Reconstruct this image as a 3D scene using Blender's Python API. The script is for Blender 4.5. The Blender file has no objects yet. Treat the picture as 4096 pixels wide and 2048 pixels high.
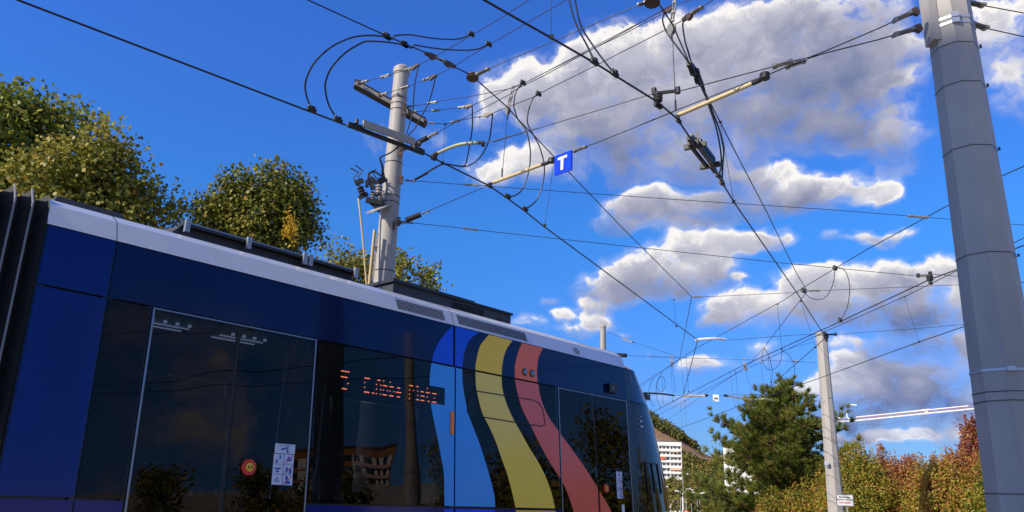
import bpy, bmesh, math, random
import numpy as np
from mathutils import Vector, Matrix
random.seed(7); rng = np.random.default_rng(11)
R = math.radians
sc = bpy.context.scene
col = sc.collection

# ------------------------------------------------------------------ camera
SX = 4096 / 2576
FPX = 1962 * SX
_U = np.array([231, 6344, -1962.]); _U /= np.linalg.norm(_U)
_f = np.array([0, 0, -1.]); _F = _f - _U * (_f @ _U); _F /= np.linalg.norm(_F)
_M = np.stack([np.cross(_F, _U), _F, _U])          # camera axes -> world
EYE = np.array([0, 0, 1.5])
cam = bpy.data.cameras.new('camera'); cam_o = bpy.data.objects.new('camera', cam); col.objects.link(cam_o)
cam.sensor_width = 36; cam.lens = 36 * 1962 / 2576; cam.clip_start = .05; cam.clip_end = 6000
mw = Matrix.Identity(4)
for i in range(3):
    for j in range(3): mw[i][j] = _M[i, j]
    mw[i][3] = EYE[i]
cam_o.matrix_world = mw
sc.camera = cam_o

def ray(x, y): return _M @ np.array([x - 2048, 1024 - y, -FPX])
def atz(x, y, z): r = ray(x, y); return EYE + r * (z - 1.5) / r[2]
def atd(x, y, d): r = ray(x, y); return EYE + r * d / math.hypot(r[0], r[1])
def azel(x, y):
    r = ray(x, y); return math.degrees(math.atan2(r[0], r[1])), math.degrees(math.atan2(r[2], math.hypot(r[0], r[1])))
def V(x, y): return (x * SX, y * SX)

# ------------------------------------------------------------------ light, sky
sc.view_settings.view_transform = 'Standard'; sc.view_settings.look = 'None'
sc.view_settings.exposure = .2; sc.view_settings.gamma = 1
SUN_AZ, SUN_EL = -125, 32
tosun = Vector((math.sin(R(SUN_AZ)) * math.cos(R(SUN_EL)), math.cos(R(SUN_AZ)) * math.cos(R(SUN_EL)), math.sin(R(SUN_EL))))
sun = bpy.data.lights.new('sun', 'SUN'); sun.energy = 5.0; sun.angle = R(.5); sun.color = (1, .90, .74)
sun_o = bpy.data.objects.new('sun', sun); col.objects.link(sun_o)
sun_o.rotation_euler = (-tosun).to_track_quat('-Z', 'Y').to_euler()

CLOUDS = [  # cx, cy, rx, ry (2576-wide photo), weight, brightness
 (1480,250,240,120,1,.15),(1340,235,120,75,.9,.25),(1250,300,90,50,.55,.2),(1720,210,270,150,1.05,0),(1930,110,280,140,1.05,-.1),(1850,280,330,110,1.05,-.15),
 (1520,130,90,50,.55,.4),(1620,110,120,60,.6,.3),(2080,210,200,130,.95,-.05),(2140,60,140,90,.9,0),(2050,330,150,70,.8,-.1),(1600,360,270,70,.9,-.25),
 (1330,420,150,45,.6,.2),(2230,215,95,45,.9,.3),(2190,300,120,75,.85,0),(2230,360,110,45,.7,-.1),
 (2530,80,110,120,.7,.2),(2540,230,70,80,.5,.1),(2450,30,120,50,.5,.2),
 (965,345,50,35,.5,.2),(1060,345,60,30,.35,.2),(1230,440,60,30,.6,.5),(1540,430,120,40,.5,-.1),
 (1640,520,110,38,.9,.35),(1740,535,130,45,1,-.05),(1880,470,90,55,.95,-.1),(1980,510,90,35,.9,-.25),(2090,485,150,38,1,.25),(1960,445,60,25,.7,.4),(2210,500,60,30,.7,.35),(1860,430,60,20,.7,.5),
 (1540,725,100,42,1,.15),(1660,670,130,55,1.05,.2),(1780,620,120,45,1.05,.3),(1900,600,100,32,.9,.3),(1720,700,150,40,.9,-.1),(1500,770,50,18,.7,.3),
 (2220,597,100,22,.9,.4),(2170,590,40,14,.6,.3),(2100,590,50,18,.4,.1),
 (1860,770,100,40,1,.25),(2040,730,110,50,1,.25),(2200,700,170,45,1.1,.4),(2360,690,100,40,1.05,.35),(2100,790,260,50,1.05,-.35),(2330,780,170,50,1,-.1),(2430,740,50,40,.8,.4),(1820,810,60,22,.8,0),
 (2180,920,110,40,.95,-.05),(2330,870,170,45,1,-.3),(2420,880,80,60,.8,.05),(2150,970,80,40,.95,.2),(2290,950,150,60,1,-.4),(2430,960,90,60,1,-.2),(2320,1010,220,40,1,-.5),(2280,970,35,22,1,.5),(2470,1000,60,30,.9,.2),
 (2300,1075,200,24,.95,-.3),(2300,1110,260,18,.9,.15),(2350,1045,130,14,.7,-.3),
 (1415,790,35,22,.65,.4),(1500,805,50,25,.7,.4),(1330,805,40,18,.5,.3),(1565,838,25,15,.6,.3),(1430,830,90,16,.5,.2),(1380,750,30,14,.5,.2),
 (1780,925,70,25,.6,.15),(1860,705,30,15,.7,.3),(1700,1000,90,20,.35,.1),(1900,880,60,25,.5,.1),(1610,890,40,18,.4,.1),(2130,905,50,22,.8,.3),(2040,985,50,25,.7,.2),(1935,905,50,20,.4,.1),
 (2240,1040,200,45,1,-.6),(2400,1000,120,60,1,-.5),(2160,1070,80,30,.9,-.4),(2250,880,120,30,.9,-.3),(2120,860,70,22,.8,.2),(2440,1100,120,30,.9,.0),(2170,1105,120,14,.8,.3),
 (1460,150,70,45,.6,.5),(2300,120,70,40,.45,.2),(2240,420,90,30,.5,-.1),(1750,420,150,40,.55,-.3),(1650,505,120,35,.8,-.1),(1800,520,160,45,.9,-.35),(1560,560,80,22,.6,-.2),(1830,95,60,30,.7,.5)]

def build_world():
    w = bpy.data.worlds.new('World'); sc.world = w; w.use_nodes = True
    w.cycles.sampling_method = 'MANUAL'; w.cycles.sample_map_resolution = 512
    nt = w.node_tree; nt.nodes.clear(); L = nt.links
    def N(t, **k):
        n = nt.nodes.new(t)
        for a, b in k.items(): setattr(n, a, b)
        return n
    def put(sock, v):
        if hasattr(v, 'is_output'): L.new(v, sock)
        else: sock.default_value = v
    def math_(op, a, b=0., c=0.):
        n = N('ShaderNodeMath', operation=op); put(n.inputs[0], a); put(n.inputs[1], b); put(n.inputs[2], c); return n.outputs[0]
    def vec(op, a, b=(0, 0, 0), scale=None):
        n = N('ShaderNodeVectorMath', operation=op); put(n.inputs[0], a); put(n.inputs[1], b)
        if scale is not None: put(n.inputs['Scale'], scale)
        return n.outputs['Value'] if op in ('LENGTH', 'DOT_PRODUCT') else n.outputs[0]
    def ramp(x, a, b, lo=0., hi=1., smooth=True):
        n = N('ShaderNodeMapRange'); n.interpolation_type = 'SMOOTHSTEP' if smooth else 'LINEAR'
        put(n.inputs[0], x); n.inputs[1].default_value = a; n.inputs[2].default_value = b; n.inputs[3].default_value = lo; n.inputs[4].default_value = hi
        return n.outputs[0]
    def noise(v, scale, detail, rough=.55, dist=0.):
        n = N('ShaderNodeTexNoise'); L.new(v, n.inputs['Vector']); n.inputs['Scale'].default_value = scale
        n.inputs['Detail'].default_value = detail; n.inputs['Roughness'].default_value = rough; n.inputs['Distortion'].default_value = dist
        return n
    def mix(f, a, b):
        n = N('ShaderNodeMix', data_type='RGBA'); put(n.inputs[0], f); put(n.inputs[6], a); put(n.inputs[7], b); return n.outputs[2]
    tc = N('ShaderNodeTexCoord'); sp = N('ShaderNodeSeparateXYZ'); L.new(tc.outputs['Generated'], sp.inputs[0])
    x, y, z = sp.outputs
    az = math_('MULTIPLY', math_('ARCTAN2', x, y), 57.2958)
    el = math_('MULTIPLY', math_('ARCSINE', z), 57.2958)
    cb = N('ShaderNodeCombineXYZ'); L.new(az, cb.inputs[0]); L.new(el, cb.inputs[1]); P0 = cb.outputs[0]
    # drifting edges of the clouds
    wn = noise(P0, .16, 3, .6)
    W = vec('SCALE', vec('SUBTRACT', wn.outputs['Color'], (.5, .5, .5)), scale=4.2)
    wn2 = noise(P0, .75, 2, .5)
    W2 = vec('SCALE', vec('SUBTRACT', wn2.outputs['Color'], (.5, .5, .5)), scale=1.0)
    P = vec('ADD', P0, vec('MULTIPLY', vec('ADD', W, W2), (1, .7, 0)))
    Q = 1.; ws = 0.001; hs = 0.; bs = 0.
    for cx, cy, rx, ry, wt, br in CLOUDS:
        a, e = azel(*V(cx, cy)); a2, _ = azel(*V(cx + rx, cy)); _, e2 = azel(*V(cx, cy - ry))
        kx, ky = 1 / abs(a2 - a), 1 / abs(e2 - e)
        gn = N('ShaderNodeTexGradient', gradient_type='SPHERICAL'); L.new(P, gn.inputs[0])
        tm = gn.texture_mapping; tm.vector_type = 'POINT'
        tm.scale = (kx / 1.5, ky / 1.5, 0); tm.translation = (-a * kx / 1.5, -e * ky / 1.5, 0)
        inv = ramp(gn.outputs['Fac'], 0, .8, 1, 1 - min(wt * .92, .98))
        Q = math_('MULTIPLY', Q, inv)
        ww = math_('SUBTRACT', 1, inv)
        ws = math_('ADD', ws, ww)
        hs = math_('MULTIPLY_ADD', ww, 2 * br - e * ky, hs)
        bs = math_('MULTIPLY_ADD', ww, ky, bs)
    hs = math_('MULTIPLY_ADD', bs, el, hs)
    D = math_('SUBTRACT', 1, Q)
    H = math_('DIVIDE', hs, ws)
    # scattered cloud in the rest of the sky
    far = ramp(math_('ABSOLUTE', az), 40, 62)
    g = ramp(noise(P0, .05, 2).outputs[0], .50, .70, 0, .55)
    g = math_('MULTIPLY', math_('MULTIPLY', g, far), ramp(el, 80, 60))
    g2 = math_('MULTIPLY', math_('MAXIMUM', ramp(el, 47, 62), math_('MULTIPLY', ramp(el, 34, 46), far)), ramp(noise(P0, .03, 3).outputs[0], .30, .55, .35, 1))   # bright veil added overhead, out of frame, to whiten the ambient light
    D = math_('MAXIMUM', math_('MAXIMUM', D, g), g2)
    PN = vec('MULTIPLY', P, (1, 1.25, 0))
    n1 = noise(PN, .26, 11, .63, .0).outputs[0]
    e1 = noise(PN, .26, 4, .50, .0).outputs[0]
    e2 = noise(vec('ADD', PN, (-.8, 1.3, 0)), .26, 4, .50, .0).outputs[0]
    nb = noise(PN, .10, 2, .5).outputs[0]
    tot = math_('MULTIPLY_ADD', math_('MULTIPLY', math_('SUBTRACT', n1, .5), ramp(D, .02, .45)), 2.9, D)
    soft = ramp(H, -.8, .9, .95, .30)                      # torn soft bases, crisper tops
    al = math_('DIVIDE', math_('SUBTRACT', tot, .27), soft)
    alpha = math_('MAXIMUM', ramp(al, 0, 1), ramp(tot, .03, .58, 0, .40))      # thin veil round the cloud edges
    thick = ramp(tot, .45, 1.25)
    emb = math_('MULTIPLY', math_('SUBTRACT', e1, e2), 1.25)
    fine = math_('MULTIPLY', math_('SUBTRACT', n1, e1), -.45)
    lit = math_('ADD', math_('MULTIPLY_ADD', H, .30, .62), emb)
    lit = math_('ADD', lit, fine)
    lit = math_('ADD', lit, math_('MULTIPLY', math_('SUBTRACT', nb, .5), 1.0))
    lit = math_('SUBTRACT', lit, math_('MULTIPLY', thick, .40))
    rim = math_('MULTIPLY', ramp(tot, .95, .40), ramp(H, -.3, .7, 0, .34))   # sunlit upper rims
    lit = math_('ADD', lit, rim)
    lit = ramp(lit, -.24, 1.04, smooth=False)
    ccol = N('ShaderNodeValToRGB'); L.new(lit, ccol.inputs[0]); cr = ccol.color_ramp
    cr.elements[0].position = 0; cr.elements[0].color = (.15, .20, .39, 1)
    cr.elements[1].position = 1; cr.elements[1].color = (1.0, .97, .95, 1)
    e = cr.elements.new(.35); e.color = (.33, .35, .49, 1)
    e = cr.elements.new(.68); e.color = (.60, .60, .69, 1)
    lowtint = N('ShaderNodeMix', data_type='RGBA', blend_type='MULTIPLY'); L.new(ramp(el, 15, 4, 0, 1), lowtint.inputs[0]); L.new(ccol.outputs[0], lowtint.inputs[6]); lowtint.inputs[7].default_value = (.80, .86, 1.0, 1)
    sky = N('ShaderNodeTexSky', sky_type='NISHITA'); sky.sun_disc = False
    sky.sun_elevation = R(SUN_EL); sky.sun_rotation = R(SUN_AZ); sky.ozone_density = 1.6; sky.dust_density = 0; sky.air_density = 1.0; sky.altitude = 200
    hsv = N('ShaderNodeMix', data_type='RGBA', blend_type='MULTIPLY'); hsv.inputs[0].default_value = 1
    L.new(sky.outputs[0], hsv.inputs[6]); tr = N('ShaderNodeValToRGB'); L.new(math_('DIVIDE', el, 40), tr.inputs[0]); L.new(tr.outputs[0], hsv.inputs[7])
    tr.color_ramp.elements[0].position = .1; tr.color_ramp.elements[0].color = (.27, .46, .86, 1)
    tr.color_ramp.elements[1].position = .75; tr.color_ramp.elements[1].color = (.36, .84, 1.86, 1)
    q = tr.color_ramp.elements.new(.22); q.color = (.285, .59, 1.22, 1)
    q = tr.color_ramp.elements.new(.46); q.color = (.27, .82, 1.56, 1)
    b1 = N('ShaderNodeBackground'); L.new(hsv.outputs[2], b1.inputs[0]); b1.inputs[1].default_value = .108
    b2 = N('ShaderNodeBackground'); L.new(lowtint.outputs[2], b2.inputs[0]); b2.inputs[1].default_value = .84
    mx = N('ShaderNodeMixShader'); L.new(alpha, mx.inputs[0]); L.new(b1.outputs[0], mx.inputs[1]); L.new(b2.outputs[0], mx.inputs[2])
    out = N('ShaderNodeOutputWorld'); L.new(mx.outputs[0], out.inputs[0])
build_world()

# ------------------------------------------------------------------ helpers
class MB:
    def __init__(s): s.v = []; s.f = []
    def add(s, vs, fs):
        b = len(s.v); s.v += [tuple(map(float, p)) for p in vs]; s.f += [tuple(i + b for i in f) for f in fs]; return s
    def box(s, a, b):
        (x0, y0, z0), (x1, y1, z1) = a, b
        return s.hexa([(x0, y0, z0), (x1, y0, z0), (x1, y1, z0), (x0, y1, z0), (x0, y0, z1), (x1, y0, z1), (x1, y1, z1), (x0, y1, z1)])
    def hexa(s, p): return s.add(p, [(3, 2, 1, 0), (4, 5, 6, 7), (0, 1, 5, 4), (1, 2, 6, 5), (2, 3, 7, 6), (3, 0, 4, 7)])
    def bar(s, p, q, w, h, up=(0, 0, 1)):      # rectangular bar from p to q
        p, q = Vector(p), Vector(q); d = (q - p).normalized(); u = Vector(up)
        a = d.cross(u)
        if a.length < 1e-4: a = d.cross(Vector((1, 0, 0)))
        a.normalize(); u = a.cross(d).normalized(); a *= w / 2; u *= h / 2
        return s.hexa([p - a - u, p + a - u, p + a + u, p - a + u, q - a - u, q + a - u, q + a + u, q - a + u])
    def tube(s, pts, r, n=6, closed=False, cap=True):
        pts = [Vector(p) for p in pts]; rr = r if isinstance(r, (list, tuple)) else [r] * len(pts)
        rings = []; prev = None
        for i, p in enumerate(pts):
            d = (pts[min(i + 1, len(pts) - 1)] - pts[max(i - 1, 0)])
            if d.length < 1e-9: d = Vector((0, 0, 1))
            d.normalize()
            if prev is None:
                u = d.orthogonal().normalized()
            else:
                u = (prev - d * prev.dot(d))
                u = u.normalized() if u.length > 1e-6 else d.orthogonal().normalized()
            prev = u; w = d.cross(u)
            rings.append([p + (u * math.cos(2 * math.pi * k / n) + w * math.sin(2 * math.pi * k / n)) * rr[i] for k in range(n)])
        vs = [p for g in rings for p in g]; fs = []
        for i in range(len(rings) - 1):
            for k in range(n):
                fs.append((i * n + k, i * n + (k + 1) % n, (i + 1) * n + (k + 1) % n, (i + 1) * n + k))
        if cap: fs += [tuple(range(n - 1, -1, -1)), tuple((len(rings) - 1) * n + k for k in range(n))]
        return s.add(vs, fs)
    def lathe(s, p, axis, prof, n=12):          # prof: [(distance along axis, radius)]
        p = Vector(p); a = Vector(axis).normalized()
        u = a.orthogonal().normalized(); w = a.cross(u); vs = []; fs = []
        for t, r in prof:
            for k in range(n):
                vs.append(p + a * t + (u * math.cos(2 * math.pi * k / n) + w * math.sin(2 * math.pi * k / n)) * r)
        m = len(prof)
        for i in range(m - 1):
            for k in range(n): fs.append((i * n + k, i * n + (k + 1) % n, (i + 1) * n + (k + 1) % n, (i + 1) * n + k))
        fs += [tuple(range(n - 1, -1, -1)), tuple((m - 1) * n + k for k in range(n))]
        return s.add(vs, fs)
    def prism(s, poly, off):                    # planar polygon pushed by off
        n = len(poly); off = Vector(off)
        vs = [Vector(p) for p in poly] + [Vector(p) + off for p in poly]
        fs = [tuple(range(n)), tuple(range(2 * n - 1, n - 1, -1))] + [(i, i + n, (i + 1) % n + n, (i + 1) % n) for i in range(n)]
        return s.add(vs, fs)

def obj(name, mb, mat, parent=None, shift=None, smooth=False):
    me = bpy.data.meshes.new(name)
    vs = mb.v
    if shift is not None: vs = [(a - shift[0], b - shift[1], c - shift[2]) for a, b, c in vs]
    me.from_pydata(vs, [], mb.f); me.update()
    bmx = bmesh.new(); bmx.from_mesh(me); bmesh.ops.recalc_face_normals(bmx, faces=bmx.faces); bmx.to_mesh(me); bmx.free()
    if smooth:
        me.polygons.foreach_set('use_smooth', [True] * len(me.polygons))
        me.set_sharp_from_angle(angle=R(38))
    me.materials.append(mat)
    o = bpy.data.objects.new(name, me); col.objects.link(o)
    if parent: o.parent = parent
    return o
def pieces(name, mb, mat, parent=None, shift=None, smooth=False):
    """every loose piece of mb becomes an object of its own"""
    par = list(range(len(mb.v)))
    def find(i):
        while par[i] != i: par[i] = par[par[i]]; i = par[i]
        return i
    for f in mb.f:
        for q in f[1:]: par[find(q)] = find(f[0])
    grp = {}
    for f in mb.f: grp.setdefault(find(f[0]), []).append(f)
    out = []
    for fs in grp.values():
        ids = sorted({i for f in fs for i in f}); mp = {i: k for k, i in enumerate(ids)}
        m2 = MB(); m2.v = [mb.v[i] for i in ids]; m2.f = [tuple(mp[i] for i in f) for f in fs]
        out.append(obj(name, m2, mat, parent, shift, smooth))
    return out
def tag(o, label, cat, group=None):
    o['label'] = label; o['category'] = cat
    if group: o['group'] = group
    return o
def thing(name, label, cat, loc=(0, 0, 0), group=None):
    o = bpy.data.objects.new(name, None); col.objects.link(o); o.location = loc; o.empty_display_size = .3
    return tag(o, label, cat, group)
def struct(o, kind='structure'): o['kind'] = kind; return o

# ------------------------------------------------------------------ materials
def mat(name, base, rough=.5, metal=0., spec=.5, coat=0., emit=None, es=0., noise=None, bump=None, stint=None):
    """principled; noise = (scale, amount) mottles the colour; bump = (scale, strength)"""
    m = bpy.data.materials.new(name); m.use_nodes = True; nt = m.node_tree; b = nt.nodes['Principled BSDF']
    b.inputs['Base Color'].default_value = (*base, 1); b.inputs['Roughness'].default_value = rough; b.inputs['Metallic'].default_value = metal
    b.inputs['Specular IOR Level'].default_value = spec; b.inputs['Coat Weight'].default_value = coat; b.inputs['Coat Roughness'].default_value = .03
    if stint: b.inputs['Specular Tint'].default_value = (*stint, 1)
    if emit: b.inputs['Emission Color'].default_value = (*emit, 1); b.inputs['Emission Strength'].default_value = es
    if noise or bump:
        tc = nt.nodes.new('ShaderNodeTexCoord')
    if noise:
        n = nt.nodes.new('ShaderNodeTexNoise'); n.inputs['Scale'].default_value = noise[0]; n.inputs['Detail'].default_value = 6; n.inputs['Roughness'].default_value = .65
        mp = nt.nodes.new('ShaderNodeMapping'); mp.inputs['Scale'].default_value = noise[2] if len(noise) > 2 else (1, 1, 1)
        nt.links.new(tc.outputs['Object'], mp.inputs[0]); nt.links.new(mp.outputs[0], n.inputs['Vector'])
        r = nt.nodes.new('ShaderNodeValToRGB'); r.color_ramp.elements[0].position = .3; r.color_ramp.elements[1].position = .7
        a = noise[1]
        r.color_ramp.elements[0].color = (*[c * (1 - a) for c in base], 1); r.color_ramp.elements[1].color = (*[min(1, c * (1 + a * .7)) for c in base], 1)
        nt.links.new(n.outputs[0], r.inputs[0]); nt.links.new(r.outputs[0], b.inputs['Base Color'])
    if bump:
        n2 = nt.nodes.new('ShaderNodeTexNoise'); n2.inputs['Scale'].default_value = bump[0]; n2.inputs['Detail'].default_value = 1
        nt.links.new(tc.outputs['Object'], n2.inputs['Vector'])
        bp = nt.nodes.new('ShaderNodeBump'); bp.inputs['Strength'].default_value = bump[1]; bp.inputs['Distance'].default_value = bump[2] if len(bump) > 2 else .02
        nt.links.new(n2.outputs[0], bp.inputs['Height']); nt.links.new(bp.outputs[0], b.inputs['Normal'])
    return m
def leaf_mat(name, stops, transl=.35, rough=.45):
    m = bpy.data.materials.new(name); m.use_nodes = True; nt = m.node_tree; nt.nodes.clear()
    at = nt.nodes.new('ShaderNodeAttribute'); at.attribute_name = 'tint'
    r = nt.nodes.new('ShaderNodeValToRGB'); nt.links.new(at.outputs['Fac'], r.inputs[0])
    els = r.color_ramp.elements
    els[0].position = stops[0][0]; els[0].color = (*stops[0][1], 1); els[1].position = stops[-1][0]; els[1].color = (*stops[-1][1], 1)
    for p, c in stops[1:-1]:
        e = els.new(p); e.color = (*c, 1)
    b = nt.nodes.new('ShaderNodeBsdfPrincipled'); b.inputs['Roughness'].default_value = rough; b.inputs['Specular IOR Level'].default_value = .3
    nt.links.new(r.outputs[0], b.inputs['Base Color'])
    t = nt.nodes.new('ShaderNodeBsdfTranslucent'); nt.links.new(r.outputs[0], t.inputs[0])
    mx = nt.nodes.new('ShaderNodeMixShader'); mx.inputs[0].default_value = transl
    nt.links.new(b.outputs[0], mx.inputs[1]); nt.links.new(t.outputs[0], mx.inputs[2])
    o = nt.nodes.new('ShaderNodeOutputMaterial'); nt.links.new(mx.outputs[0], o.inputs[0])
    return m
def glass_mat(name, tint, ior=1.6, bump=None):
    m = bpy.data.materials.new(name); m.use_nodes = True; nt = m.node_tree; nt.nodes.clear()
    g = nt.nodes.new('ShaderNodeBsdfGlossy'); g.inputs['Roughness'].default_value = 0.0; g.inputs[0].default_value = (.80, .68, .60, 1)
    t = nt.nodes.new('ShaderNodeBsdfTransparent'); t.inputs[0].default_value = (*tint, 1)
    f = nt.nodes.new('ShaderNodeFresnel'); f.inputs[0].default_value = ior
    mx = nt.nodes.new('ShaderNodeMixShader'); nt.links.new(f.outputs[0], mx.inputs[0]); nt.links.new(t.outputs[0], mx.inputs[1]); nt.links.new(g.outputs[0], mx.inputs[2])
    if bump:
        tc = nt.nodes.new('ShaderNodeTexCoord'); n = nt.nodes.new('ShaderNodeTexNoise'); n.inputs['Scale'].default_value = bump[0]; n.inputs['Detail'].default_value = 0
        nt.links.new(tc.outputs['Object'], n.inputs['Vector']); bp = nt.nodes.new('ShaderNodeBump'); bp.inputs['Strength'].default_value = 1; bp.inputs['Distance'].default_value = bump[1]
        nt.links.new(n.outputs[0], bp.inputs['Height'])
        nt.links.new(bp.outputs[0], g.inputs['Normal']); nt.links.new(bp.outputs[0], f.inputs['Normal'])
    o = nt.nodes.new('ShaderNodeOutputMaterial'); nt.links.new(mx.outputs[0], o.inputs[0])
    return m
M = dict(
 blue=mat('blue_paint', (.003, .010, .125), .10, coat=.2, spec=.3, bump=(1.3, .06), noise=(2.2, .16, (1, 1, .3))),
 navy=mat('navy_paint', (.0025, .006, .050), .08, coat=.15, spec=.25, bump=(1.1, .08), noise=(2.0, .16, (1, 1, .3))),
 silver=mat('silver_paint', (.62, .64, .68), .28, metal=.25, coat=.5, noise=(3, .05)),
 black=mat('black_rubber', (.010, .010, .011), .6),
 dark=mat('dark_trim', (.008, .009, .012), .2),
 darkglass=mat('dark_glass', (.004, .004, .005), .02, coat=0, spec=.35, bump=(2.2, .08), stint=(.8, .62, .55)),
 glass=glass_mat('window_glass', (.26, .28, .32), 1.40, bump=(2.0, .0022)),
 farglass=glass_mat('far_window_glass', (.45, .48, .5), 1.4),
 trim=mat('aluminium_trim', (.27, .27, .29), .3, metal=.8),
 roofgrey=mat('roof_grey', (.040, .042, .046), .55, noise=(5, .2)),
 roofdark=mat('roof_dark', (.016, .017, .019), .5),
 bellow=mat('bellows_fabric', (.009, .009, .010), .75, noise=(6, .3)),
 piping=mat('bellows_piping', (.20, .20, .21), .6),
 blue2=mat('livery_blue', (.004, .07, .62), .2, coat=.3, spec=.3),
 lightblue=mat('livery_light_blue', (.05, .30, .74), .2, coat=.3, spec=.3),
 yellow=mat('livery_yellow', (.92, .56, .010), .2, coat=.3, spec=.3),
 paleyellow=mat('livery_pale_yellow', (.85, .60, .08), .2, coat=.3, spec=.3),
 orange=mat('livery_orange', (.88, .15, .04), .2, coat=.3, spec=.3),
 pink=mat('livery_salmon', (.72, .12, .075), .2, coat=.3, spec=.3),
 amber=mat('amber_lens', (.95, .22, .008), .3, coat=.2, spec=.3),
 red=mat('red_plastic', (.62, .035, .015), .35),
 redframe=mat('interior_red', (.25, .012, .01), .4),
 yplast=mat('yellow_plastic', (.75, .45, .02), .35),
 lens=mat('lamp_lens', (.25, .26, .28), .08, metal=.7),
 white=mat('white_vinyl', (.55, .57, .66), .4),
 blueink=mat('blue_ink', (.02, .07, .35), .4),
 redink=mat('red_ink', (.55, .03, .03), .4),
 interior=mat('interior_panel', (.06, .065, .08), .5),
 ceiling=mat('interior_ceiling', (.25, .27, .32), .5),
 seat=mat('seat_fabric', (.015, .025, .10), .8),
 lampstrip=mat('ceiling_lamp', (.6, .65, .8), .4, emit=(.62, .75, 1), es=1.3),
 led=mat('led_dot', (.9, .2, .05), .4, emit=(1, .24, .08), es=15),
 steel=mat('galvanised_steel', (.34, .35, .36), .42, metal=.55, noise=(14, .25)),
 mast=mat('grey_mast_paint', (.36, .335, .30), .55, spec=.3, noise=(1.6, .10, (1, 1, .3))),
 mastdark=mat('grey_blue_mast_paint', (.37, .345, .315), .55, spec=.3, noise=(1.4, .20, (1, 1, .35))),
 band=mat('steel_band', (.50, .51, .53), .5, metal=.6),
 wire=mat('weathered_copper_wire', (.012, .011, .011), .55),
 rope=mat('steel_rope', (.030, .030, .031), .5, metal=.3),
 cable=mat('black_cable', (.008, .008, .009), .5),
 fitting=mat('dark_fitting', (.018, .017, .016), .55, noise=(40, .3)),
 bronze=mat('brown_cast_clevis', (.060, .034, .022), .5, noise=(30, .3)),
 rust=mat('rusty_bracket', (.085, .050, .034), .65, noise=(25, .35)),
 porcelain=mat('weathered_insulator', (.25, .24, .215), .45),
 rubber=mat('black_tube_insulator', (.008, .008, .009), .45),
 rod=mat('glassfibre_rod', (.58, .46, .24), .45, noise=(20, .12)),
 greenrod=mat('greenish_rod', (.36, .38, .20), .45),
 tanrod=mat('tan_rod', (.48, .36, .17), .5),
 signblue=mat('sign_blue', (.006, .045, .68), .35, bump=(60, .05)),
 signwhite=mat('sign_white', (.78, .78, .78), .4),
 beam=mat('weathered_beam', (.33, .31, .27), .6, noise=(15, .2)),
 signgrey=mat('sign_grey', (.62, .62, .60), .5, noise=(8, .08)),
 ink=mat('black_ink', (.012, .012, .012), .5),
 bark=mat('grey_bark', (.10, .085, .065), .9, noise=(9, .4)),
 pinebark=mat('pine_bark', (.17, .085, .045), .9, noise=(7, .4)),
 craneW=mat('crane_white', (.80, .80, .78), .5),
 craneO=mat('crane_orange', (.60, .20, .06), .5),
 wallW=mat('white_render', (.80, .77, .71), .8, noise=(.4, .05)),
 wallC=mat('cream_balcony', (.74, .70, .62), .8),
 pane=mat('window_pane', (.02, .025, .03), .08),
 recess=mat('loggia_wall', (.40, .37, .33), .8),
 awnR=mat('red_awning', (.62, .075, .025), .8), awnO=mat('orange_striped_awning', (.62, .33, .22), .8),
 orangewall=mat('orange_render', (.34, .14, .05), .8), pinkwall=mat('pink_balcony', (.55, .38, .34), .8),
 roofslab=mat('roof_slab', (.08, .075, .07), .8),
 lampgrey=mat('lamp_grey', (.42, .43, .42), .45),
)


# ------------------------------------------------------------------ tram (local x along the track, -y towards the camera side)
TD = Vector((.67414, .7386, 0)).normalized(); TN = Vector((TD.y, -TD.x, 0))
tram = thing('tram', 'dark blue articulated tram with blue, yellow and salmon ribbon livery', 'tram', -7.0 * TN)
tram.rotation_euler = (0, 0, math.atan2(TD.y, TD.x))
TILT = math.tan(R(4))
def side(x, z, off=0.): return (x, -1.2 + (z - 1.5) * TILT - off, z)
def panel(mb, x0, x1, z0, z1, off=0., th=.03):
    a = [side(x0, z0, off), side(x1, z0, off), side(x1, z1, off), side(x0, z1, off)]
    return mb.prism(a, (0, th, th * TILT))
def decal(mb, pts, off=.004, th=.003): return mb.prism([side(x, z, off) for x, z in pts], (0, th, 0))
def P(name, mb, m, parent=tram, smooth=False): return obj(name, mb, M[m], parent, smooth=smooth)
def curve(pts, n=6):                                # Catmull-Rom through 2-D or 3-D points
    p = [np.array(q, float) for q in pts]; p = [2 * p[0] - p[1]] + p + [2 * p[-1] - p[-2]]; out = []
    for i in range(1, len(p) - 2):
        for k in range(n):
            t = k / n
            out.append(.5 * (2 * p[i] + (p[i + 1] - p[i - 1]) * t + (2 * p[i - 1] - 5 * p[i] + 4 * p[i + 1] - p[i + 2]) * t * t + (3 * p[i] - p[i - 1] - 3 * p[i + 1] + p[i + 2]) * t ** 3))
    return out + [p[-2]]

ZS, ZM_, ZB, ZT = 1.39, 2.78, 3.222, 3.385          # sill, seam over the windows, roof band
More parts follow.
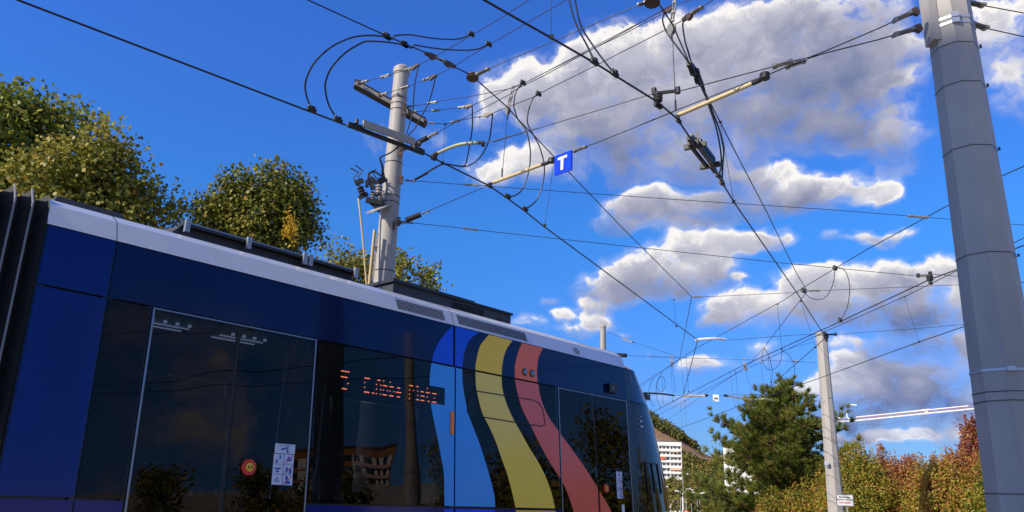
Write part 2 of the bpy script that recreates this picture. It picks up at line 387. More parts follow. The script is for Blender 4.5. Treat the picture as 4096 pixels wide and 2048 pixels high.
# body frame behind the panels
mb = MB()
for x0, x1 in ((1.64, 1.70), (2.08, 2.16), (2.42, 2.47), (3.90, 3.96), (5.58, 5.66), (7.31, 7.37), (8.76, 8.86)): panel(mb, x0, x1, .4, 3.22, -.010, .05)
panel(mb, 1.64, 8.86, 2.755, 2.83, -.036, .05); panel(mb, 1.64, 8.86, 1.34, 1.42, -.036, .05); panel(mb, 1.64, 8.86, 3.17, 3.25, -.038, .05)
P('body_frame', mb, 'dark')
for x0, x1, m in ((1.648, 2.108, 'blue'), (2.122, 5.603, 'navy'), (5.627, 8.83, 'navy')):
    P('upper_panel', panel(MB(), x0, x1, ZM_ + .008, ZB - .008), m)
P('pillar_panel', panel(MB(), 1.648, 2.108, ZS + .008, ZM_ - .008), 'blue')
for x0, x1 in ((1.648, 2.108), (2.122, 2.435), (3.935, 5.628), (5.648, 7.335)):
    P('lower_panel', panel(MB(), x0, x1, .42, ZS - .010), 'blue')
P('pillar_glass', panel(MB(), 2.122, 2.435, ZS + .006, ZM_ - .006), 'darkglass')
def roofband(x0, x1):
    a = [side(x0, ZB), side(x1, ZB), (x1, -1.2 + (ZT - 1.5) * TILT + .055, ZT), (x0, -1.2 + (ZT - 1.5) * TILT + .055, ZT)]
    mbb = MB().prism(a, (0, .04, .01))
    b = [(x, y + .001, z) for x, y, z in a[2:]]
    return mbb.add([a[3], a[2], (x1, -.90, ZT + .07), (x0, -.90, ZT + .07), (x0, -.90, ZT + .02), (x1, -.90, ZT + .02)], [(0, 1, 2, 3), (3, 2, 5, 4)])
for x0, x1 in ((1.640, 2.111), (2.119, 5.607), (5.622, 8.84)): P('roof_band', roofband(x0, x1), 'silver')
# ventilation slots in the roof band
def slots(x0, x1, n):
    m2 = MB(); w = (x1 - x0) / n
    for k in range(n):
        x = x0 + k * w; e = 1 if 0 <= k < n else 0
        def q(xx, t):
            a = Vector(side(xx, ZB)); b = Vector((xx, -1.2 + (ZT - 1.5) * TILT + .055, ZT)); p = a.lerp(b, t); return (p.x, p.y - .0035, p.z)
        m2.prism([q(x + .012, .18), q(x + .012 + w * .5, .18), q(x + w * .5, .84), q(x, .84)], (0, .003, 0))
    return m2
P('vent_slots', slots(4.84, 5.49, 30), 'dark'); P('vent_slots', slots(5.69, 6.82, 52), 'dark')
mb = MB()
for i in range(6):
    for j in range(5):
        if (i in (0, 5)) and j in (0, 4): continue
        p = side(7.73 + i * .022, 3.255 + j * .018); mb.lathe((p[0], p[1] - .001 + (p[2] - 3.222) * .30, p[2]), (0, -1, 0), [(0, .006), (.004, .006)], 6)
P('vent_holes', mb, 'dark')
P('roof', MB().hexa([(1.64, -.9, ZT + .015), (8.9, -.9, ZT + .015), (8.9, 1.1, ZT - .1), (1.64, 1.1, ZT - .1), (1.64, -.9, ZT + .065), (8.9, -.9, ZT + .065), (8.9, 1.1, ZT + .05), (1.64, 1.1, ZT + .05)]), 'roofgrey')
# windows
w1 = P('window', panel(MB(), 3.937, 5.627, ZS + .006, ZM_ - .006, 0, .006), 'glass')
w2 = P('window', panel(MB(), 5.643, 7.333, ZS + .006, ZM_ - .006, 0, .006), 'glass')
vt = [side(x, z, .005) for x, z in ((5.87, 2.303), (7.0, 2.288), (7.085, 2.315), (7.05, 2.49), (6.975, 2.553), (6.87, 2.573), (5.93, 2.565), (5.865, 2.53), (5.82, 2.42), (5.81, 2.335), (5.835, 2.305), (5.87, 2.303))]
P('vent_outline', MB().tube(vt, .006, 5), 'black', w2)
# doors
def door(x0, xm, x1, dl):
    d = P('door', panel(panel(MB(), x0, xm - .014, .36, 2.765, 0, .006), xm + .014, x1, .36, 2.765, 0, .006), 'glass')
    fr = MB(); panel(fr, xm - .013, xm + .013, .36, 2.76, -.004, .03)
    panel(fr, x0, x1, .33, .62, .002, .02)
    P('rubber_edge', fr, 'black', d)
    t = MB(); panel(t, x0 - .004, x0 + .010, .36, 2.777, .007, .012); panel(t, x0 - .004, x1 + .004, 2.766, 2.776, .009, .012); panel(t, x1 - .008, x1 + .005, .36, 2.764, .007, .012)
    P('frame_strip', t, 'trim', d)
    return d
d1 = door(2.455, 3.176, 3.912, 'l'); d2 = door(7.352, 8.072, 8.80, 'r')
def knob(x, z, par, r=.062):
    p = Vector(side(x, z)); a = Vector((0, -1, .07))
    b = P('button', MB().lathe(p, a, [(0, r), (.018, r), (.024, r * .9), (.02, r * .62)], 24), 'red', par, True)
    P('button_centre', MB().lathe(p + a * .0, a, [(.016, r * .55), (.026, r * .55), (.03, r * .45)], 20), 'yplast', b, True)
    mb = MB()
    for s in (-1, 1):
        mb.prism([p + a * .031 + Vector((s * .008, 0, .014)), p + a * .031 + Vector((s * .022, 0, 0)), p + a * .031 + Vector((s * .008, 0, -.014))], (0, -.002, 0))
    P('button_arrows', mb, 'ink', b)
knob(3.365, 1.652, d1); knob(8.222, 1.642, d2, .05)
def sticker(x0, z0, w, h, par):
    s = P('sticker', decal(decal(MB(), [(x0, z0 + h * .76), (x0 + w, z0 + h * .76), (x0 + w, z0 + h), (x0, z0 + h)], .009), [(x0 - .004, z0), (x0 + w - .004, z0), (x0 + w - .004, z0 + h * .745), (x0 - .004, z0 + h * .745)], .009), 'white', par)
    q = MB(); c = lambda pts: decal(q, [(x0 + u * w, z0 + v * h) for u, v in pts], .0125, .002)
    c([(.28, .87), (.62, .93), (.68, .905), (.34, .84)]); c([(.58, .86), (.64, .87), (.66, .80), (.60, .80)]); c([(.60, .80), (.72, .80), (.72, .785), (.60, .785)]); c([(.18, .965), (.8, .965), (.8, .955), (.18, .955)])
    for r_, v in enumerate((.50, .25, .005)):
        for cidx in (0, 1):
            u = .06 + cidx * .5
            if r_ == 0 and cidx == 0: c([(u + .2, v + .12), (u + .26, v + .12), (u + .26, v + .22), (u + .2, v + .22)]); c([(u + .02, v + .04), (u + .14, v + .04), (u + .08, v + .12)])
            elif r_ == 0: c([(u + .06, v + .09), (u + .30, v + .09), (u + .30, v + .13), (u + .06, v + .13)]); c([(u + .12, v + .14), (u + .22, v + .14), (u + .22, v + .19), (u + .12, v + .19)])
            elif r_ == 1 and cidx == 0: c([(u + .02, v + .12), (u + .3, v + .12), (u + .3, v + .16), (u + .02, v + .16)]); c([(u + .08, v + .05), (u + .22, v + .05), (u + .22, v + .09), (u + .08, v + .09)])
            elif r_ == 1: c([(u + .04, v + .06), (u + .12, v + .06), (u + .16, v + .18), (u + .06, v + .18)]); c([(u + .22, v + .03), (u + .32, v + .03), (u + .32, v + .16), (u + .22, v + .16)])
            elif cidx == 1: c([(u + .04, v + .03), (u + .32, v + .03), (u + .26, v + .10), (u + .08, v + .10)]); c([(u + .06, v + .12), (u + .18, v + .12), (u + .18, v + .21), (u + .06, v + .21)])
            else: c([(u + .06, v + .07), (u + .26, v + .07), (u + .26, v + .09), (u + .06, v + .09)]); c([(u + .06, v + .12), (u + .22, v + .18), (u + .24, v + .16), (u + .08, v + .10)])
    for v in (.25, .497): c([(.0, v), (.98, v), (.98, v + .006), (.0, v + .006)])
    c([(.475, 0), (.487, 0), (.487, .74), (.475, .74)])
    P('pictograms', q, 'blueink', s)
    q = MB()
    for v in (.50, .25, .005): decal(q, [(x0 + .52 * w, z0 + (v + .01) * h), (x0 + .55 * w, z0 + (v + .01) * h), (x0 + .97 * w, z0 + (v + .225) * h), (x0 + .94 * w, z0 + (v + .225) * h)], .0135, .002)
    P('red_strokes', q, 'redink', s)
sticker(3.585, 1.530, .19, .325, d1); sticker(8.462, 1.53, .125, .325, d2)
P('small_sticker', decal(MB(), [(8.54, 1.34), (8.60, 1.34), (8.60, 1.46), (8.54, 1.46)], .009), 'white', d2)
# ribbon livery
def ribbon(m, pts, par=tram, off=.004): return P('livery_ribbon', decal(MB(), pts, off), m, par)
g = lambda pts, n=9: [tuple(p) for p in curve(pts, n)]
ribbon('blue2', g([(5.597, 3.212), (5.48, 3.108), (5.384, 2.986), (5.324, 2.872), (5.305, 2.79)]) + [(5.603, 2.79)])
ribbon('blue2', [(5.629, 2.79), (5.629, 3.213)] + g([(5.990, 3.213), (5.849, 3.107), (5.774, 2.975), (5.745, 2.853), (5.738, 2.79)]))
ribbon('lightblue', [(5.626, 2.770)] + g([(5.299, 2.771), (5.281, 2.667), (5.277, 2.540)]) + [(5.487, 2.540), (5.489, 2.366)] + g([(5.295, 2.366), (5.332, 2.235), (5.375, 2.103), (5.418, 1.962), (5.461, 1.812), (5.49, 1.681), (5.502, 1.397)]) + [(5.626, 1.397)])
ribbon('lightblue', [(5.645, 1.397), (5.645, 2.770)] + g([(5.734, 2.769), (5.739, 2.662), (5.761, 2.53), (5.791, 2.422), (5.836, 2.294), (5.924, 2.139), (5.998, 2.012), (6.087, 1.826), (6.16, 1.66), (6.212, 1.512), (6.225, 1.397)]))
ribbon('yellow', g([(6.539, 3.213), (6.423, 3.073), (6.365, 2.914), (6.349, 2.79)]) + g([(5.936, 2.79), (5.944, 2.871), (6.009, 3.062), (6.15, 3.213)]))
ribbon('paleyellow', g([(6.349, 2.77), (6.36, 2.638), (6.424, 2.483), (6.529, 2.331), (6.663, 2.181), (6.798, 2.03), (6.935, 1.895), (7.072, 1.723), (7.165, 1.548), (7.216, 1.397)]) + g([(6.544, 1.397), (6.495, 1.547), (6.421, 1.73), (6.332, 1.896), (6.244, 2.062), (6.144, 2.208), (6.043, 2.337), (5.981, 2.487), (5.944, 2.622), (5.936, 2.77)]))
ribbon('orange', g([(7.085, 3.213), (7.003, 3.086), (6.966, 2.924), (6.969, 2.79)]) + g([(6.569, 2.79), (6.579, 2.927), (6.635, 3.087), (6.709, 3.213)]))
PK_R = g([(6.979, 2.77), (7.026, 2.605), (7.138, 2.426), (7.333, 2.258)]); PK_L = g([(7.333, 1.725), (7.14, 1.906), (6.973, 2.096), (6.836, 2.268), (6.699, 2.439), (6.62, 2.596), (6.574, 2.77)])
ribbon('pink', PK_R + PK_L)
ribbon('pink', g([(7.366, 2.232), (7.492, 2.133), (7.735, 1.939), (7.919, 1.776), (8.054, 1.645)]) + g([(8.054, .9), (7.74, 1.05), (7.58, 1.33), (7.454, 1.573), (7.366, 1.69)]), d2, .0035)
ribbon('pink', g([(8.090, 1.607), (8.2, 1.50), (8.309, 1.38), (8.45, 1.15), (8.55, .8)]) + g([(8.3, .75), (8.09, .88)]), d2, .0035)
ribbon('yellow', [(6.55, 1.37), (6.56, .6), (7.25, .6), (7.22, 1.37)]); ribbon('blue2', [(5.652, 1.37), (5.652, .6), (6.21, .6), (6.225, 1.37)]); ribbon('blue2', [(5.50, 1.37), (5.49, .6), (5.624, .6), (5.624, 1.37)])
# side lamps, marker, camera
for x in (6.742, 6.876):
    p = side(x, 2.878); l = P('side_lamp', MB().lathe(p, (0, -1, .07), [(0, .042), (.012, .042), (.014, .036)], 18), 'dark'); P('lens', MB().lathe(p, (0, -1, .07), [(.010, .034), (.02, .03), (.024, .015)], 16), 'lens', l, True)
mk = MB().tube([side(5.585, 2.085, .012), side(5.585, 2.31, .012)], .020, 10); P('side_marker', mk, 'amber', smooth=True)
mb = MB().box((8.37, -1.155, 2.84), (8.55, -1.10, 2.955)); cm = P('side_camera', mb, 'dark'); P('camera_lens', MB().box((8.415, -1.16, 2.88), (8.465, -1.15, 2.93)), 'lens', cm)
# destination display behind the window
FONT = {'5': ('11111', '1', '1111', '00001', '00001', '10001', '0111'), 'E': ('11111', '1', '1', '1111', '1', '1', '11111'), '.': ('', '', '', '', '', '011', '011'),
 'A': ('0111', '10001', '10001', '11111', '10001', '10001', '10001'), 'b': ('1', '1', '1111', '10001', '10001', '10001', '1111'), 'e': ('', '', '0111', '10001', '11111', '1', '0111'),
 '-': ('', '', '', '11111', '', '', ''), 'P': ('1111', '10001', '10001', '1111', '1', '1', '1'), 'l': ('011', '001', '001', '001', '001', '001', '0111'), 'a': ('', '', '0111', '00001', '01111', '10001', '01111'), 't': ('01', '01', '1111', '01', '01', '01', '0011'), 'z': ('', '', '11111', '0001', '001', '01', '11111')}
mb = MB(); DY = -.035
def dots(ch, x, z, px, pz):
    for r, row in enumerate(FONT[ch]):
        if r % 2: continue                               # the panel is scanned: every other row is lit at one moment
        for c, b in enumerate(row):
            if b == '1':
                p = side(x + c * px, z - r * pz, DY); mb.box((p[0] - px * .30, p[1] - .002, p[2] - .0042), (p[0] + px * .30, p[1] + .002, p[2] + .0042))
dp = P('destination_display', panel(MB(), 4.18, 5.50, 2.36, 2.57, -.045, .02), 'dark'); dots('5', 4.235, 2.545, .019, .0265); P('digit', mb, 'led', dp)
x = 4.50
for ch in 'E.Abbe-Platz':
    mb = MB(); dots(ch, x, 2.515, .0125, .0215); x += .082 if ch not in '.l' else .058
    if mb.v: P('digit', mb, 'led', dp)
# inside
mb = MB(); mb.box((1.66, -1.1, .30), (8.85, 1.1, .36)); P('floor', mb, 'interior')
P('ceiling', MB().box((1.66, -1.02, 2.86), (8.85, 1.02, 2.92)), 'ceiling')
mb = MB(); mb.box((1.64, 1.121, .36), (8.85, 1.16, 1.35)).box((1.64, 1.06, 2.6), (8.85, 1.12, 3.3))
for x in (1.64, 2.9, 4.3, 5.7, 7.1, 8.6): mb.box((x, 1.08, 1.35), (x + .16, 1.14, 2.6))
P('far_wall', mb, 'interior')
P('far_window', MB().box((1.65, 1.15, 1.36), (8.84, 1.155, 2.59)), 'farglass')
mb = MB()
for x0, x1 in ((2.75, 3.2), (3.5, 3.95)):
    mb.box((x0, -.155, 2.845), (x1, -.145, 2.855)); mb.box((x0, .0, 2.845), (x1, .012, 2.855))
    for k in range(4): mb.box((x0 + .03 + k * .11, -.33, 2.835), (x0 + .055 + k * .11, -.31, 2.855))
pieces('ceiling_lamp', mb, M['lampstrip'], tram)
mb = MB()
for x, y in ((4.25, .3), (4.25, .78), (5.0, .3), (5.0, .78), (6.0, .3), (6.0, .78), (6.8, -.8), (5.2, -.85), (6.0, -.85)):
    mb.hexa([(x, y - .2, .8), (x + .09, y - .2, .8), (x + .09, y + .2, .8), (x, y + .2, .8), (x - .1, y - .16, 1.5), (x - .04, y - .16, 1.5), (x - .04, y + .16, 1.5), (x - .1, y + .16, 1.5)])
    mb.box((x, y - .2, .72), (x + .45, y + .2, .8)); P('seat', mb, 'seat'); mb = MB()
mb = MB()
for x, y in ((3.9, -.7), (2.5, -.7), (4.9, .1), (7.2, -.7), (6.0, .1)): mb.tube([(x, y, .36), (x, y, 2.86)], .017, 8)
mb.tube([(3.72, -1.0, 1.4), (3.72, -1.0, 1.95), (3.80, -1.02, 2.15), (3.9, -1.03, 2.2)], .014, 8)
pieces('grab_rail', mb, M['trim'], tram)
P('door_post', MB().box((3.76, -1.07, 1.2), (3.83, -1.03, 2.76)), 'redframe')
P('exit_sign', MB().box((3.755, -1.075, 2.02), (3.80, -1.071, 2.16)), 'white')
# bellows between the cars
mb = MB(); pp = MB()
xs = [.53 + i * .111 for i in range(11)]
for i, x in enumerate(xs):
    y0, y1 = -1.16 + .0, -1.06
    prof = [(y0, .45), (y0 + .02, 1.0), (y0 + .055, 2.2), (y0 + .115, 3.35), (y0 + .20, 3.47), (.9, 3.5)]
    pr2 = [(y + .085, z - .05) for y, z in prof]
    n = len(prof)
    for (xa, pa), (xb, pb) in (((x, prof), (x + .0555, pr2)), ((x + .0555, pr2), (x + .111, prof))):
        if xa > 1.6: continue
        mb.add([(xa, y, z) for y, z in pa] + [(xb, y, z) for y, z in pb], [(k, k + 1, k + n + 1, k + n) for k in range(n - 1)])
    if x < 1.6: pp.tube([(x, y - .008, z) for y, z in prof[:4]] + [(x, prof[4][0], prof[4][1] + .008)], .0075, 6)
bl = P('bellows', mb, 'bellow'); P('piping', pp, 'piping', bl)
# cab
NX = 8.89
LV = [(.45, 1.62), (1.0, 1.60), (1.36, 1.54), (1.8, 1.42), (2.2, 1.28), (2.5, 1.15), (2.78, .98), (3.0, .78), (3.222, .50), (3.33, .30), (3.40, .10), (3.42, .02)]
def nose(levels, off=0.):
    m2 = MB(); n = 22; rows = []
    for z, L in levels:
        hw = 1.2 - (z - 1.5) * TILT - (max(0, z - 3.222) * 1.2) ; row = []
        for k in range(n + 1):
            u = k / n; a = math.pi * (u - .5) * -1
            sy = -1 if u < .5 else 1; cx = max(0., math.cos(a)) ** (2 / 2.6); yy = abs(math.sin(a)) ** (2 / 3.6)
            row.append((NX + L * cx, sy * hw * yy, z))
        rows.append(row)
    vs = [p for r in rows for p in r]; w = n + 1
    return m2.add(vs, [(i * w + k, i * w + k + 1, (i + 1) * w + k + 1, (i + 1) * w + k) for i in range(len(rows) - 1) for k in range(n)])
def lv(z): return float(np.interp(z, [a for a, b in LV], [b for a, b in LV]))
def cut(z0, z1): return [(z0, lv(z0))] + [a for a in LV if z0 + .02 < a[0] < z1 - .02] + [(z1, lv(z1))]
P('cab_skirt', nose(cut(.45, 1.37)), 'blue', smooth=True)
P('windscreen', nose(cut(1.38, 2.775)), 'darkglass', smooth=True)
P('cab_brow', nose(cut(2.785, 3.215)), 'navy', smooth=True)
P('cab_roof_band', nose(cut(3.222, 3.42)), 'silver', smooth=True)
P('cab_pillar', panel(MB(), 8.815, 8.893, .45, 3.21, .001, .05), 'dark')
def nosept(z, u, off=.006):                          # point on the cab skin, u = 0 at the door side .. .5 at the tip
    L = lv(z); hw = 1.2 - (z - 1.5) * TILT; a = math.pi * (u - .5) * -1
    p = Vector((NX + L * max(0., math.cos(a)) ** (2 / 2.6), -hw * abs(math.sin(a)) ** (2 / 3.6), z)); return p + Vector((.25, -.95, .1)).normalized() * off
fr = MB(); U0, U1, Z0_, Z1_ = .040, .125, 1.62, 2.0
fr.tube([nosept(Z0_, U0), nosept(Z0_, (U0 + U1) / 2), nosept(Z0_, U1), nosept((Z0_ + Z1_) / 2, U1), nosept(Z1_, U1), nosept(Z1_, (U0 + U1) / 2), nosept(Z1_, U0), nosept((Z0_ + Z1_) / 2, U0), nosept(Z0_, U0)], .008, 6)
fr.tube([nosept(Z0_, .078), nosept(Z1_, .078)], .009, 6)
P('cab_window_frame', fr, 'black')
mb = MB()
for z, h_ in ((2.60, .006), (2.53, .018), (2.46, .018)):
    mb.add([nosept(z, .035, .012), nosept(z, .052, .012), nosept(z + h_, .052, .012), nosept(z + h_, .035, .012)], [(0, 1, 2, 3)])
P('cab_label', mb, 'white')
rm = tram.rotation_euler.to_matrix()
def tloc(x, y, ylocal):                             # photo position on the plane y = ylocal of the tram
    r = rm.inverted() @ Vector(ray(x, y)); e = rm.inverted() @ (Vector(EYE) - Vector(tram.location)); return e + r * ((ylocal - e.y) / r.y)
pc = tloc(2578, 1586, -.62)
cmr = P('mirror_camera', MB().box((pc.x - .05, pc.y - .07, pc.z - .055), (pc.x + .05, pc.y + .07, pc.z + .055)).bar((pc.x, pc.y, pc.z), (pc.x - .22, pc.y + .02, pc.z + .01), .03, .03), 'dark')
P('white_mark', MB().bar((pc.x - .03, pc.y - .073, pc.z + .025), (pc.x + .015, pc.y - .073, pc.z + .03), .004, .012), 'white', cmr)
# roof equipment
P('roof_hood', MB().hexa([(1.70, -.72, 3.4), (2.36, -.72, 3.4), (2.36, .6, 3.4), (1.70, .6, 3.4), (1.78, -.66, 3.575), (2.26, -.66, 3.575), (2.26, .5, 3.575), (1.78, .5, 3.575)]), 'roofgrey')
bx = P('equipment_box', MB().hexa([(2.55, -.70, 3.4), (4.55, -.70, 3.4), (4.55, .7, 3.4), (2.55, .7, 3.4), (2.76, -.66, 3.62), (4.55, -.66, 3.62), (4.55, .7, 3.62), (2.56, .7, 3.62)]), 'roofgrey')
P('lid_rail', MB().box((2.74, -.73, 3.60), (4.56, -.62, 3.635)), 'roofdark', bx)
P('rail_edge', MB().box((2.80, -.736, 3.622), (4.50, -.728, 3.634)), 'trim', bx)
mb = MB()
for x in (2.765, 3.34, 3.93, 3.99, 4.53): mb.box((x - .022, -.765, 3.54), (x + .022, -.735, 3.65))
pieces('lid_clamp', mb, M['steel'], bx)
ac = P('air_conditioner', MB().box((5.06, -.70, 3.4), (6.92, .7, 3.635)), 'roofgrey')
P('unit_lid', MB().box((5.03, -.73, 3.63), (6.26, .73, 3.665)).box((6.28, -.72, 3.63), (6.94, .72, 3.655)), 'roofdark', ac)
mb = MB()
for k in range(26): mb.box((5.93 + k * .02, -.706, 3.46), (5.94 + k * .02, -.70, 3.60))
P('intake_grille', mb, 'black', ac)
P('plug', MB().lathe((6.72, -.70, 3.53), (0, -1, 0), [(0, .03), (.01, .03)], 14), 'black', ac)
P('roof_flap', MB().hexa([(7.07, -.66, 3.47), (7.85, -.66, 3.47), (7.85, 0, 3.5), (7.07, 0, 3.5), (7.07, -.66, 3.49), (7.85, -.66, 3.48), (7.85, 0, 3.52), (7.07, 0, 3.53)]), 'roofdark')
P('roof_panel', MB().box((8.15, -.7, 3.40), (8.8, .5, 3.455)), 'roofgrey')
mb = MB()
for x in (2.9, 4.6, 6.6, 8.3):
    for y in (-.72, .72): mb.lathe((x, y - .06, .30), (0, 1, 0), [(0, .30), (.12, .30)], 24)
pieces('wheel', mb, M['dark'], tram)

# ------------------------------------------------------------------ masts
def azd(x, y, d): return Vector(atd(*V(x, y), d))
def mast(label, base, top, r0, r1, n, m, cap=True, z0=-.6, rot=0.):
    bx, by = base
    t = thing('catenary_mast', label, 'mast', (bx, by, 0), 'overhead line masts')
    mb = MB(); vs = []
    K = 14
    for i in range(K + 1):
        z = z0 + (top - z0) * i / K; r = r0 + (r1 - r0) * max(0, z) / top
        vs += [(r * math.cos(2 * math.pi * (k + .5) / n + rot), r * math.sin(2 * math.pi * (k + .5) / n + rot), z) for k in range(n)]
    mb.add(vs, [(i * n + k, i * n + (k + 1) % n, (i + 1) * n + (k + 1) % n, (i + 1) * n + k) for i in range(K) for k in range(n)])
    mb.add([v for v in vs[-n:]], [tuple(range(n))])
    s = obj('shaft', mb, M[m], t, smooth=n > 10)
    if cap: obj('cap', MB().lathe((0, 0, top - .03), (0, 0, 1), [(0, r1 * 1.12), (.10, r1 * 1.12), (.14, r1 * .8), (.15, r1 * .3)], 20), M[m], t, smooth=True)
    return t
def strap(t, z, r, h=.03, m='steel', n=16, rot=0., buckle=None):
    o = obj('strap', MB().add([((r + .006) * math.cos(2 * math.pi * (k + .5) / n + rot), (r + .006) * math.sin(2 * math.pi * (k + .5) / n + rot), zz) for zz in (z - h / 2, z + h / 2) for k in range(n)],
        [(k, (k + 1) % n, n + (k + 1) % n, n + k) for k in range(n)]), M[m], t)
    if buckle is not None:
        a = buckle; c = Vector(((r + .012) * math.cos(a), (r + .012) * math.sin(a), z))
        o2 = obj('buckle', MB().bar(c - Vector((-math.sin(a), math.cos(a), 0)) * .03, c + Vector((-math.sin(a), math.cos(a), 0)) * .03, .02, h * 1.6), M[m], o)
    return o
LPD = 11.8
lp_top = azd(1010, 183, LPD); lp_b = azd(1010, 183, LPD)
LPX, LPY = lp_b.x, lp_b.y
def lpr(z): return .205 + (.125 - .205) * z / lp_top.z
LP = mast('round grey mast behind the tram carrying the switch gear and two cross arms', (LPX, LPY), lp_top.z, .205, .125, 28, 'mast')
for y in (395, 418, 442, 790, 815, 1090, 655):
    z = azd(985, y / SX, LPD).z; strap(LP, z, lpr(z), .012, 'fitting', 28)
MPX, MPY = azd(2067, 850, 32)[:2]; mp_top = azd(2067, 843, 32).z
MP = mast('slender pale octagonal mast beside the pine and the warning sign', (MPX, MPY), mp_top, .30, .195, 8, 'mast', True, rot=.15)
for y, h in ((1003, .03), (1166, .035), (1172, .03)):
    z = azd(2080, y, 32).z; strap(MP, z, .30 - .105 * z / mp_top, h, 'steel', 8, .15)
obj('service_box', MB().box((-.36, -.30, azd(2080, 1168, 32).z - .05), (-.26, -.20, azd(2080, 1168, 32).z + .08)), M['white'], MP)
SPX, SPY = azd(1517, 830, 34.2)[:2]; sp_top = azd(1517, 824, 34.2).z
SP = mast('distant short-looking grey mast rising over the tram front roof', (SPX, SPY), sp_top, .17, .125, 16, 'mast')
RPX, RPY = azd(2478, 640, 7.5)[:2]
RP = mast('thick grey octagonal mast close by at the right edge', (RPX, RPY), 8.4, .272, .160, 8, 'mastdark', False, rot=-.026)
def rpr(z): return .272 - .112 * z / 8.4
for y, h, m in ((42, .030, 'band'), (56, .030, 'band'), (108, .006, 'ink'), (207, .006, 'ink'), (368, .006, 'ink'), (637, .006, 'ink'), (930, .022, 'band'), (985, .006, 'ink'), (1008, .006, 'ink'), (1243, .006, 'ink')):
    x = 2372 + (2560 - 2372) * y / 1288
    z = azd(x, y, 7.3).z; strap(RP, z, rpr(z), h, m, 8, -.026, -.6 if m == 'ink' else -1.9)
zz_ = azd(2560, 1226, 7.3).z
mb = MB()
for dz in (0, -.065): mb.tube(curve([(rpr(1.5) * .80, -.16, zz_ + dz), (rpr(1.5) * .7, -.24, zz_ + dz + .01), (rpr(1.5) * .8, -.26, zz_ + dz - .015), (rpr(1.5) + .02, -.2, zz_ + dz - .02)], 5), .008, 6)
pieces('cable_tie', mb, M['fitting'], RP)
obj('bracket_plate', MB().box((-.235, -.10, 5.66), (-.165, .05, 6.30)), M['mastdark'], RP)

# ------------------------------------------------------------------ overhead wires: each lies at its own real height above the track
ZN = dict(A=(1200, 0, .3882), B=(1350, 200, .3882), C=(1350, 600, .427), D=(1900, 0, .3882), E=(1900, 400, .3882), F=(2500, 0, .3882), G=(2500, 300, .4271), H=(3296, 0, .5435),
          K=(2600, 1200, .6584), L=(3200, 1000, .3975), Q=(1900, 1200, .6584), V=(0, 0, SX))
ZC, ZMES = 5.5, 6.67
def pt(k, x, y): a, b, s = ZN[k]; return (a + x * s, b + y * s)
def path(s): # 'A 1 2 3 4; B 5 6'
    out = []
    for seg in s.split(';'):
        w = seg.split(); k = w[0]; n = [float(q) for q in w[1:]]
        out += [pt(k, n[i], n[i + 1]) for i in range(0, len(n), 2)]
    return out
def line3(s, z, smooth=0, ext=None):
    p = path(s); n = len(p)
    if isinstance(z, (int, float)): zs = [z] * n
    else:
        L = [0.]
        for i in range(1, n): L.append(L[-1] + math.dist(p[i], p[i - 1]))
        zs = [z[0] + (z[1] - z[0]) * q / L[-1] for q in L]
    q = [Vector(atz(a[0], a[1], zz)) for a, zz in zip(p, zs)]
    if smooth: q = [Vector(v) for v in curve(q, smooth)]
    if ext:
        if ext[0]: q.insert(0, q[0] + (q[0] - q[1]).normalized() * ext[0])
        if ext[1]: q.append(q[-1] + (q[-1] - q[-2]).normalized() * ext[1])
    return q
def wire(name, label, cat, group, s, z, r, m, smooth=0, ext=None, n=6):
    q = line3(s, z, smooth, ext)
    o = obj(name, MB().tube(q, r, n), M[m], smooth=True)
    o['pts'] = 0; del o['pts']
    return tag(o, label, cat, group), q
def at3(k, x, y, z): return Vector(atz(*pt(k, x, y), z))
# fittings -------------------------------------------------------
def insul(par, p, q, m='porcelain', r=.016, nm='insulator'):     # ribbed twin-rod strain insulator between p and q
    d = q - p; L = d.length; u = d.normalized(); w = u.cross(Vector((0, 0, 1))).normalized(); mb = MB()
    for s in (-1, 1):
        mb.tube([p + w * s * r * .9 + d * .1, p + w * s * r * .9 + d * .9], r * .28, 6)
        for k in range(9):
            c = p + w * s * r * .9 + d * (.24 + .065 * k); mb.lathe(c - u * L * .008, u, [(0, r * .62), (L * .02, r * .62)], 8)
    mb.bar(p, p + d * .2, r * 3.0, r * 1.1); mb.bar(q - d * .2, q, r * 3.0, r * 1.1)
    return obj(nm, mb, M[m], par)
def turnb(par, p, q, r=.02, m='porcelain', nm='turnbuckle'):
    d = q - p; u = d.normalized(); w = u.cross(Vector((0, 0, 1))).normalized(); mb = MB()
    for s in (-1, 1): mb.bar(p + w * s * r + d * .1, q + w * s * r - d * .1, r * .5, r * .8)
    mb.bar(p, p + d * .22, r * 2.4, r * 1.2); mb.bar(q - d * .22, q, r * 2.4, r * 1.2)
    return obj(nm, mb, M[m], par)
def clevis(par, p, q, r=.028, m='bronze', nm='wedge_clamp'):
    d = q - p; u = d.normalized(); up = Vector((0, 0, 1)); up = (up - u * up.dot(u)).normalized(); w = u.cross(up)
    poly = [p + up * r * .4, p - up * r * .5, p + d * .35 - up * r * .7, p + d * .55 - up * r * 1.5, p + d * .75 - up * r * 1.6, q - up * r * .9, q + up * r * .9, p + d * .5 + up * r * .9]
    return obj(nm, MB().prism([v - w * r * .6 for v in poly], w * r * 1.2), M[m], par)
def clamp(par, p, along, r=.03, m='fitting', nm='clamp'):
    u = Vector(along).normalized(); up = Vector((0, 0, 1)); mb = MB()
    mb.bar(p - u * r * 1.6, p + u * r * 1.6, r * 1.0, r * 1.1); mb.bar(p - u * r * .7 + up * r * .5, p + u * r * .7 + up * r * .5, r * 1.5, r * 1.2)
    for s in (-1, 1): mb.lathe(p + u * r * s + up * r * .3, up, [(0, r * .35), (r * 1.1, r * .35)], 6)
    return obj(nm, mb, M[m], par)
